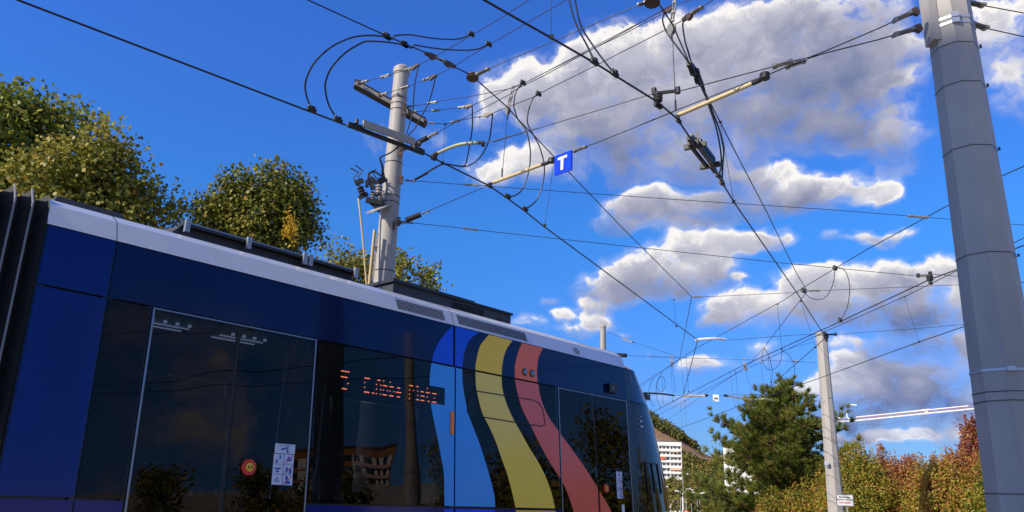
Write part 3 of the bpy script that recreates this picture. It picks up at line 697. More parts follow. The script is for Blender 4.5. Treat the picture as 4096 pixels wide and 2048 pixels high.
def tubeins(par, p, q, r=.045):
    u = (q - p).normalized(); L = (q - p).length
    return obj('tube_insulator', MB().lathe(p, u, [(0, .01), (0, r), (L, r), (L, r * .5), (L - .03, .01)], 14), M['rubber'], par, smooth=True)
def pulley(par, p, axis, r=.075, m='bronze'):
    a = Vector(axis).normalized()
    return obj('pulley', MB().lathe(p - a * .022, a, [(0, r * .3), (0, r), (.012, r), (.018, r * .8), (.026, r * .8), (.032, r), (.044, r), (.044, r * .3)], 22), M[m], par, smooth=True)
G_C, G_M, G_S, G_J, G_D = 'contact wires over the tracks', 'carrier wires over the contact wires', 'span wires between the masts', 'feeder jumper cables', 'thin dropper wires'

# contact wires
cw1, q = wire('contact_wire', 'thick contact wire from the top left corner over the tram, past the round mast', 'wire', G_C,
    'V 45 0; A 0 1110 470 1288; B 110 770 885 1060 1100 1170; E 150 885 335 1015 510 1142 690 1288; V 1755 855', ZC, .0105, 'wire', ext=(4, 0), n=8)
cw1b, _ = wire('contact_wire', 'far contact wire bending down from the curved white arm behind the tram nose', 'wire', G_C, 'V 1755 855; K 200 585 0 690', ZC, .0105, 'wire', ext=(0, 25))
cw2, q2 = wire('contact_wire', 'thick contact wire running down through the long black section insulator at centre right', 'wire', G_C,
    'V 1218 0; D 340 140 785 390 1265 668 1880 1050; G 300 250 490 410 610 590 840 890 1020 1190; V 2005 737 2050 807; L 262 880', ZC, .0105, 'wire', ext=(4, 0), n=8)
cw2b, _ = wire('contact_wire', 'far contact wire leaving the arm at the slender mast top toward the pine', 'wire', G_C, 'L 262 880; K 1000 288 690 560 650 600', ZC, .0105, 'wire', ext=(0, 12))
r1, _ = wire('contact_wire', 'lowest contact wire from the thick mast down across the pine top', 'wire', G_C, 'L 1768 730 1200 925 200 1288; K 650 605 200 772 0 848', ZC, .0105, 'wire', ext=(40, 20))
r2, _ = wire('contact_wire', 'upper wire of the close pair passing the slender mast top toward the thick mast', 'wire', G_C, 'L 1670 165 1310 295 330 755; K 530 415 0 690', ZC, .0105, 'wire', ext=(36, 20))
# carriers
cw3, q3 = wire('carrier_wire', 'carrier wire crossing over the round mast and passing behind the blue T sign', 'wire', G_M,
    'V 775 0; A 870 360 1290 540 1600 695 1760 770; E 335 75 440 195 600 358 815 585 960 735 1490 1288; V 1740 747', ZMES, .0088, 'wire', ext=(4, 0))
cw3b, _ = wire('carrier_wire', 'short steep carrier wire from the span clamp down behind the tram nose', 'wire', G_M, 'V 1740 747; K 180 360 0 475', ZMES, .0088, 'wire', ext=(0, 20))
cw4, q4 = wire('carrier_wire', 'carrier wire below the top pulley, joined by the black strain insulator', 'wire', G_M,
    'F 330 10 490 250 660 645 785 860 850 1000; G 890 440 1095 840 1330 1288; V 2005 690; L 75 415', ZMES, .0088, 'wire', ext=(3, 0))
cw4b, _ = wire('carrier_wire', 'far carrier wire sloping down left from the loop over the right cloud', 'wire', G_M, 'L 75 415 0 510; K 690 290 610 385 0 800', ZMES, .0088, 'wire', ext=(0, 15))
r2m, _ = wire('carrier_wire', 'lower wire of the close pair with a long dropper below it at right', 'wire', G_M, 'L 1670 165 1050 470 260 817; K 520 450 0 725', ZMES, .0088, 'wire', ext=(36, 20))
r3, _ = wire('carrier_wire', 'carrier wire rising from the right cloud loop, behind the thick mast', 'wire', G_M, 'V 2576 418 2520 443; L 665 0 350 187 0 398; K 815 0 270 300 0 487', ZMES, .0088, 'wire', ext=(4, 20))

# span wires
lpz = lambda k, x, y: azd(pt(k, x, y)[0] / SX, pt(k, x, y)[1] / SX, LPD).z
def span(label, s, z, r=.0058, m='rope', smooth=0, ext=None): return wire('span_wire', label, 'wire', G_S, s, z, r, m, smooth, ext)
z1 = lpz('A', 640, 850)
s1, _ = span('feeder rope ending at the outer tip of the upper cross arm', 'A 640 850 870 785 1090 722 1220 672 1400 580 2060 193; V 1330 0', z1, .006, ext=(0, 4))
turnb(s1, at3('A', 640, 850, z1), at3('A', 700, 832, z1)); turnb(s1, at3('A', 835, 798, z1), at3('A', 925, 770, z1)); turnb(s1, at3('A', 1090, 722, z1), at3('A', 1150, 700, z1)); clevis(s1, at3('A', 1225, 668, z1), at3('A', 1140, 705, z1))
z2 = lpz('A', 840, 975)
s2, _ = span('feeder rope ending at the inner bolt of the upper cross arm left of the mast', 'A 840 975 1075 905 1270 830 1400 780 1550 702 2060 395; V 1425 0', z2, .006, ext=(0, 4))
turnb(s2, at3('A', 840, 975, z2), at3('A', 900, 958, z2)); turnb(s2, at3('A', 1040, 912, z2), at3('A', 1120, 888, z2)); turnb(s2, at3('A', 1270, 830, z2), at3('A', 1340, 803, z2)); clevis(s2, at3('A', 1408, 775, z2), at3('A', 1325, 812, z2))
z3 = lpz('A', 1085, 1100)
s3, _ = span('topmost of the ropes fanning right from the round mast', 'A 1085 1102 1270 1078 1450 1040; D 0 985 385 908 500 860 680 770 1060 568 1930 112; F 490 62 700 -10', z3, .0058, ext=(0, 3))
turnb(s3, at3('A', 1085, 1102, z3), at3('A', 1150, 1095, z3)); turnb(s3, at3('A', 1320, 1066, z3), at3('A', 1410, 1050, z3))
s4, _ = span('second rope down of those fanning right from the round mast', 'A 1130 1150 1400 1140 1620 1112 1770 1085; D 0 1075 310 930 440 880 520 850 1060 578; F 0 345 370 150', lpz('A', 1130, 1150), .006)
z4 = lpz('A', 1130, 1150)
turnb(s4, at3('A', 1130, 1150, z4), at3('A', 1200, 1148, z4)); turnb(s4, at3('A', 1360, 1142, z4), at3('A', 1440, 1135, z4)); turnb(s4, at3('A', 1630, 1110, z4), at3('A', 1700, 1100, z4)); clevis(s4, at3('A', 1775, 1085, z4), at3('A', 1695, 1103, z4)); clevis(s4, at3('F', 395, 138, z4), at3('F', 490, 72, z4))
z5 = lpz('B', 940, 750)
s5, _ = span('rope from the right tip of the upper cross arm, crossing the pale pulley', 'B 940 750 1110 763 1200 740 1450 685 1590 655 1730 598 2060 470; D 650 970 1250 672 2000 288; F 450 290 600 205 690 140 800 68 905 0', z5, .006, ext=(0, 3))
turnb(s5, at3('B', 940, 750, z5), at3('B', 1000, 755, z5)); turnb(s5, at3('B', 1165, 750, z5), at3('B', 1255, 730, z5)); turnb(s5, at3('B', 1450, 685, z5), at3('B', 1520, 672, z5)); clevis(s5, at3('B', 1595, 655, z5), at3('B', 1510, 672, z5))
clevis(s5, at3('F', 595, 208, z5), at3('F', 690, 145, z5), .036); insul(s5, at3('F', 690, 140, z5), at3('F', 800, 68, z5), r=.022)
z6 = lpz('B', 690, 1030)
s6, _ = span('rope rising from the upper black tube insulator on the round mast', 'B 660 1040 780 975 930 905 1000 868 1200 752 1390 660 1800 445; D 370 955 500 880 700 785 1060 590; F 0 325 490 45', z6, .0058)
tubeins(s6, at3('B', 775, 978, z6), at3('B', 925, 906, z6), .040); turnb(s6, at3('B', 935, 902, z6), at3('B', 1030, 850, z6)); turnb(s6, at3('B', 660, 1040, z6), at3('B', 730, 1005, z6))
s7, _ = span('rope from the curved greenish arm up to the bell hanger at upper centre', 'B 1510 960 1600 940 2061 805; E 190 430 1620 0; F 290 965', 5.62, .0058)
s7b, _ = span('rope from the bell hanger to the upper bracket of the thick mast', 'F 560 940 1370 728 1500 695 1770 620 1900 590; H 0 380 400 210 640 98', (5.62, azd(pt('H', 640, 98)[0] / SX, pt('H', 640, 98)[1] / SX, 7.2).z), .0058)
zl = lambda x, y: (5.66 + .35 * (x - 1370) / 2500)
insul(s7b, Vector(atz(*pt('F', 1520, 690), 5.72)), Vector(atz(*pt('F', 1730, 632), 5.75)), r=.024)
s8, _ = span('rope from the blue T sign past the upper pale rod to the thick mast', 'E 990 545 1020 530 1160 472 1230 450 2061 115; F 155 1288 530 1135 1310 830 1480 768 1640 700 1870 620 1900 598; H 0 393 400 292 655 215', (5.6, azd(pt('H', 655, 215)[0] / SX, pt('H', 655, 215)[1] / SX, 7.2).z), .0058)
insul(s8, Vector(atz(*pt('E', 1010, 535), 5.61)), Vector(atz(*pt('E', 1150, 478), 5.62)), r=.018); insul(s8, Vector(atz(*pt('F', 1650, 695), 5.75)), Vector(atz(*pt('F', 1860, 622), 5.77)), r=.024)
for sp_, a, b in ((s7b, (640, 95), (510, 155)), (s8, (655, 215), (510, 260))):
    za = azd(pt('H', *a)[0] / SX, pt('H', *a)[1] / SX, 7.2).z; zb = za - .08
    pa, pb = at3('H', *a, za), at3('H', *b, zb); insul(sp_, pa, pb, r=.024); clevis(sp_, pa + (pb - pa) * .12, pa - (pb - pa) * .4, .032, 'rust', 'bracket_hook')
for lab, a, b, c in (('upper rope leaving the thick mast to the right', (1040, 14), (1180, 42), (1472, 96)), ('lower rope leaving the thick mast to the right', (1075, 170), (1200, 210), (1472, 270))):
    za = azd(pt('H', *a)[0] / SX, pt('H', *a)[1] / SX, 7.6).z
    o, _ = span(lab, 'H %d %d %d %d %d %d' % (*a, *b, *c), (za, za + .02), .0058, ext=(0, 14))
    pa, pb = at3('H', *a, za), at3('H', *b, za); insul(o, pa, pb, r=.022); clevis(o, pa + (pb - pa) * .1, pa - (pb - pa) * .3, .032, 'rust', 'bracket_hook')
s9, _ = span('thin rope between the brown pulley near the round mast and the pulley at top centre', 'A 1800 785 1960 700; D 230 670 1620 80 1800 12', ZMES, .0058)
insul(s9, at3('A', 1820, 770, ZMES), at3('A', 1950, 708, ZMES), r=.02); pulley(s9, at3('A', 1778, 795, ZMES), (0, .15, 1), .08); insul(s9, at3('D', 1680, 52, ZMES), at3('D', 1760, 25, ZMES), r=.018); pulley(s9, at3('D', 1825, 18, ZMES), (0, .15, 1), .085)
z10 = lpz('C', 610, 282)
s10, _ = span('upper long thin rope from the round mast to behind the thick mast', 'C 610 282 800 295 1150 322 1405 335; E 110 886 2061 1025; G 1873 1258; V 2310 545 2410 553', (z10, z10), .0052, ext=(0, 8))
insul(s10, at3('C', 640, 284, z10), at3('C', 730, 290, z10), r=.02); turnb(s10, at3('C', 1195, 326, z10), at3('C', 1320, 332, z10), .018); insul(s10, at3('V', 2285, 543, z10), at3('V', 2335, 548, z10), r=.022)
z11 = lpz('C', 590, 672)
s11, _ = span('lower long thin rope from the round mast to the far bell hanger', 'C 600 675 720 685 1150 730 1405 760; V 1600 622 2000 665; L 0 147 1180 262', (z11, 5.55), .0052)
insul(s11, at3('C', 620, 678, z11), at3('C', 710, 686, z11), r=.02); turnb(s11, at3('C', 1180, 733, z11), at3('C', 1310, 750, z11), .018)
s11b, _ = span('short rope from the wire hanger to behind the thick mast', 'L 1315 240 1690 275', 5.6, .0052, ext=(0, 6))
s12, _ = span('pull-off rope with black tube insulator from the round mast up to the contact wire', 'C 540 705 610 670 780 602 1000 508 1390 342; E 125 888', (lpz('C', 540, 705), ZC), .0058)
za, zb = lpz('C', 540, 705), ZC
p_a, p_b = at3('C', 640, 660, za + .08), at3('C', 780, 603, za + .19); tubeins(s12, p_a, p_b, .045); turnb(s12, p_b + (p_b - p_a) * .08, p_b + (p_b - p_a) * .6, .018); turnb(s12, at3('C', 540, 705, za), at3('C', 610, 675, za + .05), .03)
# far spans
zs1 = azd(*[v / SX for v in pt('Q', 805, 328)], 34.2).z
s13, _ = span('span rope with black tube insulator from the distant mast to the slender mast', 'Q 805 328 860 335 916 337 1367 355; K 0 345 600 363 870 372 1010 380', (zs1, azd(*[v / SX for v in pt('K', 1010, 380)], 32).z), .007)
tubeins(s13, Vector(atd(*pt('Q', 862, 335), 33.6)), Vector(atd(*pt('Q', 916, 337), 33.2)), .09); turnb(s13, Vector(atd(*pt('K', 868, 373), 32)), Vector(atd(*pt('K', 905, 376), 32)), .05)
s14, _ = span('short sagging rope from the distant mast top to the hanging insulator', 'Q 805 195 940 250 1190 330; K 130 335 180 362', (azd(*[v / SX for v in pt('Q', 805, 195)], 34.2).z, 6.9), .007)
turnb(s14, Vector(atd(*pt('Q', 905, 238), 33.5)), Vector(atd(*pt('Q', 960, 256), 33)), .05)
s15, _ = span('far span rope carrying the small number 94 plate', 'Q 1040 568 1210 578; K 160 580 340 580 450 578 620 574 870 576 1030 578', 5.6, .007)
s16, _ = span('span rope from the curved white arm to the slender mast top', 'K 470 244 920 210 1050 206; L 250 850', 5.6, .006)
s16b, _ = span('span rope from the arm at the slender mast top to behind the thick mast', 'L 360 850 1150 793 1768 740', 5.6, .005, ext=(0, 5))
s17, _ = span('span rope crossing the right cloud with an insulator at its left end', 'V 1740 747; V 1790 746 2000 736; L 80 408 250 407 1700 346', ZMES, .0058, ext=(0, 6))
insul(s17, at3('V', 1742, 747, ZMES), at3('V', 1765, 746.5, ZMES), r=.03); insul(s17, at3('L', 90, 410, ZMES), at3('L', 200, 408, ZMES), r=.035)
s18, _ = span('short pull-off rope from the upper side bracket of the slender mast', 'K 800 312 880 285 1010 250', (5.7, azd(*[v / SX for v in pt('K', 1010, 250)], 32).z), .006)
s19, _ = span('thin rope from the lower side bracket of the slender mast into the pine', 'K 870 576 1000 576 1035 578', 5.55, .006)
s20, _ = span('lowest short rope on the slender mast beside its pale strap', 'K 950 612 1045 614', 5.15, .006)

# section insulators, arms, hangers ------------------------------
def arm(name, label, cat, m, s, z, r, fit=None, smooth=0, group='registration arms'):
    q = line3(s, z, smooth); o = tag(obj(name, MB().tube(q, r, 10), M[m], smooth=True), label, cat, group); return o, q
a1, q = arm('steady_arm', 'pale straight rod between the contact wire and the blue T sign', 'rod', 'rod', 'E 170 858 690 665', 5.58, .024)
obj('end_fitting', MB().tube([q[1], at3('E', 740, 652, 5.58), at3('E', 800, 615, 5.6)], .024, 8).lathe(at3('E', 790, 622, 5.6), (0, 0, 1), [(-.03, .045), (.03, .045)], 10), M['fitting'], a1)
obj('wire_clamp', MB().tube([q[0], at3('E', 148, 870, 5.5)], .022, 8).bar(at3('E', 130, 872, 5.5), at3('E', 172, 900, 5.5), .03, .04), M['fitting'], a1)
a2, q = arm('steady_arm', 'pale straight rod at upper right between two contact wires, below a clouded sky', 'rod', 'rod', 'F 545 1188 1315 858', (5.58, 5.62), .024)
obj('end_fitting', MB().tube([q[1], at3('F', 1390, 825, 5.62), at3('F', 1420, 790, 5.63), at3('F', 1470, 778, 5.64)], .026, 8).lathe(at3('F', 1440, 785, 5.62), (0, 0, 1), [(-.03, .05), (.03, .05)], 10), M['fitting'], a2)
obj('wire_clamp', MB().tube([q[0], at3('F', 545, 1230, 5.5)], .022, 8).bar(at3('F', 530, 1225, 5.5), at3('F', 572, 1262, 5.5), .03, .04), M['fitting'], a2)
a3, q = arm('curved_arm', 'greenish curved rod hooked over the contact wire right of the round mast', 'rod', 'greenrod', 'B 1040 1060 1150 1010 1280 970 1450 955', 5.62, .022, smooth=5)
obj('end_fitting', MB().tube([q[-1], at3('B', 1505, 955, 5.62), at3('B', 1500, 985, 5.6)], .026, 8).tube([q[0], at3('B', 995, 1080, 5.6), at3('B', 990, 1105, 5.5)], .026, 8), M['bronze'], a3)
obj('wire_clamp', MB().bar(at3('B', 970, 1098, 5.51), at3('B', 1015, 1118, 5.51), .05, .06), M['fitting'], a3)
a4, q = arm('curved_arm', 'white curved rod on the far contact wire above the tram nose', 'rod', 'white', 'K 280 245 310 238 390 234 460 240', 5.62, .035, smooth=4)
a5, q = arm('steady_arm', 'thin far rod left of the number 94 plate', 'rod', 'rod', 'K 198 584 335 581', 5.56, .03); obj('end_fitting', MB().tube([q[1], at3('K', 350, 579, 5.58)], .05, 8), M['fitting'], a5)
a6, q = arm('steady_arm', 'thin far rod right of the number 94 plate', 'rod', 'rod', 'K 470 583 615 607', 5.56, .03); obj('end_fitting', MB().tube([q[0], at3('K', 450, 579, 5.58)], .05, 8), M['fitting'], a6)
a7, q = arm('curved_arm', 'far curved rod in front of the pine', 'rod', 'greenrod', 'K 640 606 690 600 755 612', 5.56, .03, smooth=4)
a8, q = arm('curved_arm', 'dark far arm touching the tram nose edge', 'rod', 'fitting', 'Q 1050 566 1130 570 1210 580', 5.55, .035, smooth=4)
a9, q = arm('steady_arm', 'pale far rod just left of the dark curved arm by the tram nose', 'rod', 'rod', 'Q 1270 580 1366 581', 5.56, .025)
# section insulator on the near contact wire
o = thing('section_insulator', 'long grey beam section insulator in front of the round mast', 'insulator', at3('B', 110, 770, ZC), 'section insulators')
L0, L1 = at3('B', 260, 795, ZC), at3('B', 790, 985, ZC)
sh = tuple(o.location)
obj('beam', MB().bar(L0 + Vector((0, 0, .05)), L1 + Vector((0, 0, .05)), .03, .085), M['beam'], o, sh)
obj('runner', MB().bar(at3('B', 110, 772, ZC), at3('B', 885, 1066, ZC), .035, .045), M['fitting'], o, sh)
obj('end_plate', MB().bar(at3('B', 110, 768, ZC + .03), at3('B', 270, 815, ZC + .03), .05, .055), M['fitting'], o, sh); obj('end_plate', MB().bar(at3('B', 780, 1000, ZC + .03), at3('B', 885, 1055, ZC + .03), .05, .055), M['fitting'], o, sh)
mb = MB()
for x, y in ((300, 822), (335, 836), (720, 975), (755, 990), (185, 772), (830, 1000)): mb.lathe(at3('B', x, y, ZC + .03) + Vector((.02, -.04, 0)), (0, 0, 1), [(0, .022), (.05, .022)], 8)
pieces('bolt', mb, M['fitting'], o, sh)
# long black section insulator on the second contact wire
o = thing('section_insulator', 'long black section insulator hanging diagonally below the upper pale rod', 'insulator', at3('G', 610, 590, ZC), 'section insulators'); sh = tuple(o.location)
A_, B_ = at3('G', 610, 600, ZC), at3('G', 835, 890, ZC); dv = (B_ - A_); u = dv.normalized(); w = u.cross(Vector((0, 0, 1)))
mb = MB()
for s in (-1, 1): mb.bar(A_ + dv * .1 + w * .05 * s, A_ + dv * .86 + w * .05 * s, .03, .05)
obj('runner', mb, M['fitting'], o, sh)
obj('beam', MB().bar(A_ + dv * .2 + Vector((0, 0, .07)) + w * .04, A_ + dv * .84 + Vector((0, 0, .07)) + w * .04, .05, .05), M['rubber'], o, sh)
mb = MB()
for f in (.2, .84): mb.bar(A_ + dv * f - w * .13, A_ + dv * f + w * .13, .05, .06)
pieces('cross_bar', mb, M['fitting'], o, sh)
obj('wire_grip', MB().bar(A_ - dv * .05, A_ + dv * .2, .05, .05).bar(A_ + dv * .84, A_ + dv * 1.05, .045, .05), M['fitting'], o, sh)
obj('bracket', MB().bar(A_ + dv * .05 + Vector((0, 0, .08)), A_ + dv * .22 + Vector((0, 0, .10)), .02, .03).bar(A_ + dv * .2 + w * .03 + Vector((0, 0, .05)), A_ + dv * .2 + w * .03 + Vector((0, 0, .17)), .03, .02), M['porcelain'], o, sh)
# brown insulator in the carrier above the round mast and the black one on the right
o = thing('strain_insulator', 'brown and grey strain insulator in the carrier wire above the round mast', 'insulator', at3('A', 1290, 540, ZMES), 'strain insulators'); sh = tuple(o.location)
def add_in(fn, par, sh, *a, **k):
    x = fn(par, *a, **k); x.location = -Vector(sh); return x
add_in(clevis, o, sh, at3('A', 1285, 548, ZMES), at3('A', 1400, 590, ZMES), .03); add_in(clevis, o, sh, at3('A', 1602, 692, ZMES), at3('A', 1490, 635, ZMES), .03); add_in(insul, o, sh, at3('A', 1390, 588, ZMES), at3('A', 1500, 638, ZMES), r=.016)
o = thing('strain_insulator', 'black strain insulator where three cables join at upper right', 'insulator', at3('F', 660, 645, ZMES), 'strain insulators'); sh = tuple(o.location)
add_in(clevis, o, sh, at3('F', 655, 650, ZMES), at3('F', 720, 745, ZMES), .05, 'fitting'); add_in(clevis, o, sh, at3('F', 785, 865, ZMES), at3('F', 730, 770, ZMES), .05, 'fitting'); add_in(insul, o, sh, at3('F', 705, 715, ZMES), at3('F', 750, 800, ZMES), 'fitting', .03)
# wire hangers with insulator bells
def hanger(label, k, c, e1, e2, z=5.62):
    o = thing('wire_hanger', label, 'wire hanger', at3(k, *c, z - .05), 'bell insulator wire hangers'); sh = tuple(o.location); p = at3(k, *c, z)
    far = (p - Vector(EYE)).length / 8; s = .8 + .2 * far
    a, b = at3(k, *e1, z + .05), at3(k, *e2, z + .05)
    obj('arm', MB().bar(p + Vector((0, 0, .03)), b, .025 * s, .03 * s).bar(p + Vector((0, 0, .03)), a, .035 * s, .03 * s).lathe(a - Vector((0, 0, .03)), (0, 0, 1), [(0, .028 * s), (.07, .028 * s)], 8).lathe(b - Vector((0, 0, .03)), (0, 0, 1), [(0, .028 * s), (.07, .028 * s)], 8), M['fitting'], o, sh)
    obj('bell', MB().lathe(p + Vector((0, 0, .02)), (0, 0, -1), [(0, .045 * s), (.02, .05 * s), (.035, .042 * s), (.05, .05 * s), (.065, .042 * s), (.08, .048 * s), (.10, .03 * s)], 16), M['fitting'], o, sh, True)
    obj('foot_clamp', MB().bar(p + Vector((-.04, -.03, -.11)), p + Vector((.04, .03, -.12)), .035, .05), M['fitting'], o, sh)
hanger('dark bell wire hanger with level arm on the contact wire at upper centre right', 'F', (340, 985), (300, 945), (545, 935))
hanger('far bell wire hanger left of the thick mast over the right cloud', 'L', (1305, 270), (1310, 240), (1190, 260))
hanger('far bell wire hanger at the top of the slender mast', 'L', (262, 862), (245, 836), (358, 850))
# droppers and hanging insulators
def drop(label, a, za, b, zb, r=.0036, cl=True):
    p, q = at3(*a, za), at3(*b, zb)
    o = tag(obj('dropper', MB().tube([p, q], r, 5), M['rope']), label, 'wire', G_D)
    if cl: pieces('clip', MB().bar(q - Vector((.02, 0, .0)), q + Vector((.02, 0, .0)), .025, .04).bar(p - Vector((.02, 0, 0)), p + Vector((.02, 0, 0)), .02, .03), M['fitting'], o)
    return o
drop('dropper from the top edge down to the thick contact wire', ('D', 783, -60), ZMES, ('D', 790, 380), ZC, .0035)
drop('dropper hanging from the blue T sign corner to the contact wire', ('E', 815, 640), ZMES, ('E', 720, 1290), ZC)
drop('long dropper beside the jumper cables right of the black section insulator', ('G', 892, 440), ZMES, ('G', 1018, 1185), ZC)
drop('dropper from the cross arm rope to the curved greenish arm wire', ('B', 1110, 765), z5, ('B', 1085, 1165), ZC)
drop('dropper under the lower carrier of the close pair, left of the thick mast', ('L', 1050, 470), ZMES, ('L', 1200, 925), ZC, .004)
drop('dropper over the tram roof front, third along the contact wire', ('K', 145, -3), ZMES, ('K', 160, 160), ZC, .004)
drop('dropper at the left of the slender mast top', ('L', 8, 515), ZMES, ('L', 157, 980), ZC, .004)
for lab, a, b in (('left of two far droppers below the white curved arm', (185, 640), (195, 765)), ('right of two far droppers below the white curved arm', (210, 610), (220, 755)), ('left of two far droppers right of the 94 plate', (490, 463), (515, 645)), ('right of two far droppers right of the 94 plate', (520, 436), (538, 645)),
                  ('far dropper above the pine apex, left of the loops', (675, 385), (690, 545)), ('far dropper between the wire loops over the pine', (718, 350), (735, 500)), ('high far dropper crossing the cloud over the loops', (775, 25), (800, 297)),
                  ('far dropper left of the steep carrier wire', (188, 365), (205, 560)), ('far dropper right of the steep carrier wire', (220, 350), (235, 555)), ('far dropper inside the left wire loops', (73, 440), (80, 625)), ('far dropper beside the left hanging insulator', (128, 400), (137, 615))):
    drop(lab, ('K', *a), ZMES, ('K', *b), ZC, .005)
def hang(label, k, pts, zt, zb, pul, r=.0045, s=1.):
    t, i0, i1, b = pts
    zz = lambda p: zt + (zb - zt) * (p[1] - t[1]) / (b[1] - t[1])
    o = tag(obj('hanging_insulator', MB().tube([at3(k, *i1, zz(i1)), at3(k, *b, zb)], r, 6), M['rope']), label, 'insulator', 'hanging insulators')
    turnb(o, at3(k, *t, zt), at3(k, *i0, zz(i0)), .018 * s, nm='strap_link'); insul(o, at3(k, *i0, zz(i0)), at3(k, *i1, zz(i1)), r=.018 * s)
    if pul:
        p = at3(k, *pul, zz(pul)); pulley(o, p, (.9, .3, .15), .07 * s, 'porcelain')
        obj('loop_grip', MB().tube([p - Vector((0, 0, .07)), p - Vector((0, 0, .16))], .012, 6).tube([at3(k, *b, zb), at3(k, *b, zb) + Vector((0, 0, .12))], .011, 6), M['fitting'], o)
    return o
hang('hanging insulator with pale pulley, its rope reaching the lower pale rod', 'D', ((397, 885), (375, 990), (345, 1085), (278, 1820)), z5 + .25, 5.6, (338, 1130))
hang('hanging insulator at the top edge, its rope reaching past the bell hanger', 'F', ((510, 10), (500, 110), (483, 225), (523, 1135)), z4, 5.62, (480, 300))
hang('far hanging insulator over the tram nose wires', 'K', ((130, 335), (132, 372), (136, 405), (155, 565)), 7.2, 5.55, None, .006, 2.0)
hang('far hanging insulator right of the 94 plate', 'K', ((570, 355), (575, 395), (584, 428), (617, 572)), 7.2, 5.55, None, .006, 2.0)
# jumper cables
def jump(label, s, z, r=.0108, sm=6, ends=(1, 1)):
    o, q = wire('jumper_cable', label, 'cable', G_J, s, z, r, 'cable', sm)
    far = max(1, (q[0] - Vector(EYE)).length / 14)
    if ends[0]: clamp(o, q[0], Vector((TD.x, TD.y, 0)), .034 * far)
    if ends[1]: clamp(o, q[-1], Vector((TD.x, TD.y, 0)), .034 * far)
    return o
jump('outer looping jumper cable at upper left ending on the contact wire', 'A 120 1130 70 1000 54 880 85 760 170 620 330 480 520 392 700 365 890 378', (ZC, ZMES))
jump('inner looping jumper cable at upper left ending on the contact wire', 'A 392 1238 300 1090 262 930 270 820 330 690 460 550 640 440 740 426 900 435 1075 462', (ZC, ZMES))
jump('upper flat jumper cable joining the carrier to the outer feeder rope', 'A 895 382 945 402 962 388 968 374 1010 363 1150 360 1300 385 1480 404 1640 400 1765 355', (ZMES, z1), ends=(1, 1))
jump('lower flat jumper cable joining the carrier to the inner feeder rope', 'A 1075 462 1140 495 1160 484 1170 470 1200 466 1330 490 1520 511 1700 518 1830 505 1945 458', (ZMES, z2), ends=(1, 1))
def jump2(label, s, z, sleeve, **k):
    o = jump(label, s, z, ends=(0, 0), **k); a, b = path(sleeve)
    return o
jump('left of two cables running down the round mast from the upper feeder clevis', 'A 1222 676 1185 850 1172 1000 1160 1180; B 755 720 710 860 640 985 540 1060 445 1105 445 1135 468 1200 478 1288; C 430 200 440 260', (z1, 6.0), ends=(0, 0))
jump('right of two cables running down the round mast from the inner feeder clevis', 'A 1400 785 1365 930 1320 1070 1240 1215; B 790 815 700 905 640 975 545 1060 450 1100 436 1120 458 1200 466 1288; C 415 200 425 262', (z2, 6.0), ends=(0, 0))
jump('hanging jumper cable from the second fan rope, left of a matching one', 'B 1388 572 1390 780 1370 930 1335 1120 1305 1192 1200 1186 1100 1172 1000 1212 880 1285; C 840 212 720 275', (z4, 6.1), ends=(0, 0))
jump('hanging jumper cable from the lowest fan rope, right of a matching one', 'B 1600 660 1580 830 1555 950 1480 1090 1390 1172 1300 1203 1200 1190 1090 1178 1000 1220 885 1290; C 845 220 725 282', (z5, 6.1), ends=(0, 0))
jump('long curved jumper cable from the rope bundle down to the contact wire, left one', 'D 495 858 430 930 405 1020 400 1100; E 410 100 440 195 530 325 568 500 570 590 555 730 500 900 430 975 335 1000', (z5, ZC))
jump('long curved jumper cable beside the T sign down to the contact wire, right one', 'D 655 970 600 1010 560 1110 542 1200; E 545 250 600 360 660 470 705 620 715 700 710 800 680 930 620 1050 515 1130', (z5, ZC))
jump('left of two jumper cables dropping from the top edge to the contact wire', 'D 960 -60 1000 120 1060 290 1150 460 1200 565 1230 640', (7.6, ZC), ends=(0, 1))
jump('right of two jumper cables dropping from the top edge to the contact wire', 'D 1020 -60 1070 190 1120 320 1230 490 1340 640 1440 765', (7.6, ZC), ends=(0, 1))
jump('cable hanging from the left brown clevis to the black strain insulator', 'F 400 150 388 210 418 310 480 405 570 525 655 645', (z4, ZMES), ends=(0, 0))
jump('cable hanging from the right brown clevis to the black strain insulator', 'F 600 222 596 270 618 420 650 530 685 655', (z5, ZMES), ends=(0, 0))
jump('left of the two cables hanging down along the black section insulator', 'F 740 740 790 830 815 910; G 765 230 800 330 850 480 885 640 903 790 900 870 872 945', (ZMES, ZC))
jump('right of the two cables hanging down along the black section insulator', 'F 735 760 770 860 830 990; G 780 230 830 370 880 500 910 620 925 720 915 850 912 905 908 1015', (ZMES, ZC))
jump('wire loop over the right cloud, left one', 'L 348 190 335 330 272 460 190 500 100 478 35 415', (ZMES, ZC), .008)
jump('wire loop over the right cloud, right one ending on the close pair', 'L 355 185 390 177 460 222 500 370 480 560 440 650 403 712', (ZMES, ZC), .008)
for lab, s in (('round far wire loop over the pine apex', 'K 695 290 680 340 695 400 735 426 780 395 799 345 800 300'), ('far wire loop falling left of the pine apex', 'K 695 290 725 350 742 430 738 520'), ('far wire loop falling right of the pine apex', 'K 805 312 850 340 880 420 865 515'),
               ('closed round far wire loop near the tram nose', 'K 65 458 45 490 42 530 60 555 80 550 93 515 86 478 65 458'), ('far wire loop by the tram nose, inner', 'K 65 458 40 520 40 590 65 655'), ('far wire loop by the tram nose, outer', 'K 25 475 0 520 -8 580 25 650')):
    jump(lab, s, (ZMES, ZC), .009, ends=(0, 0))

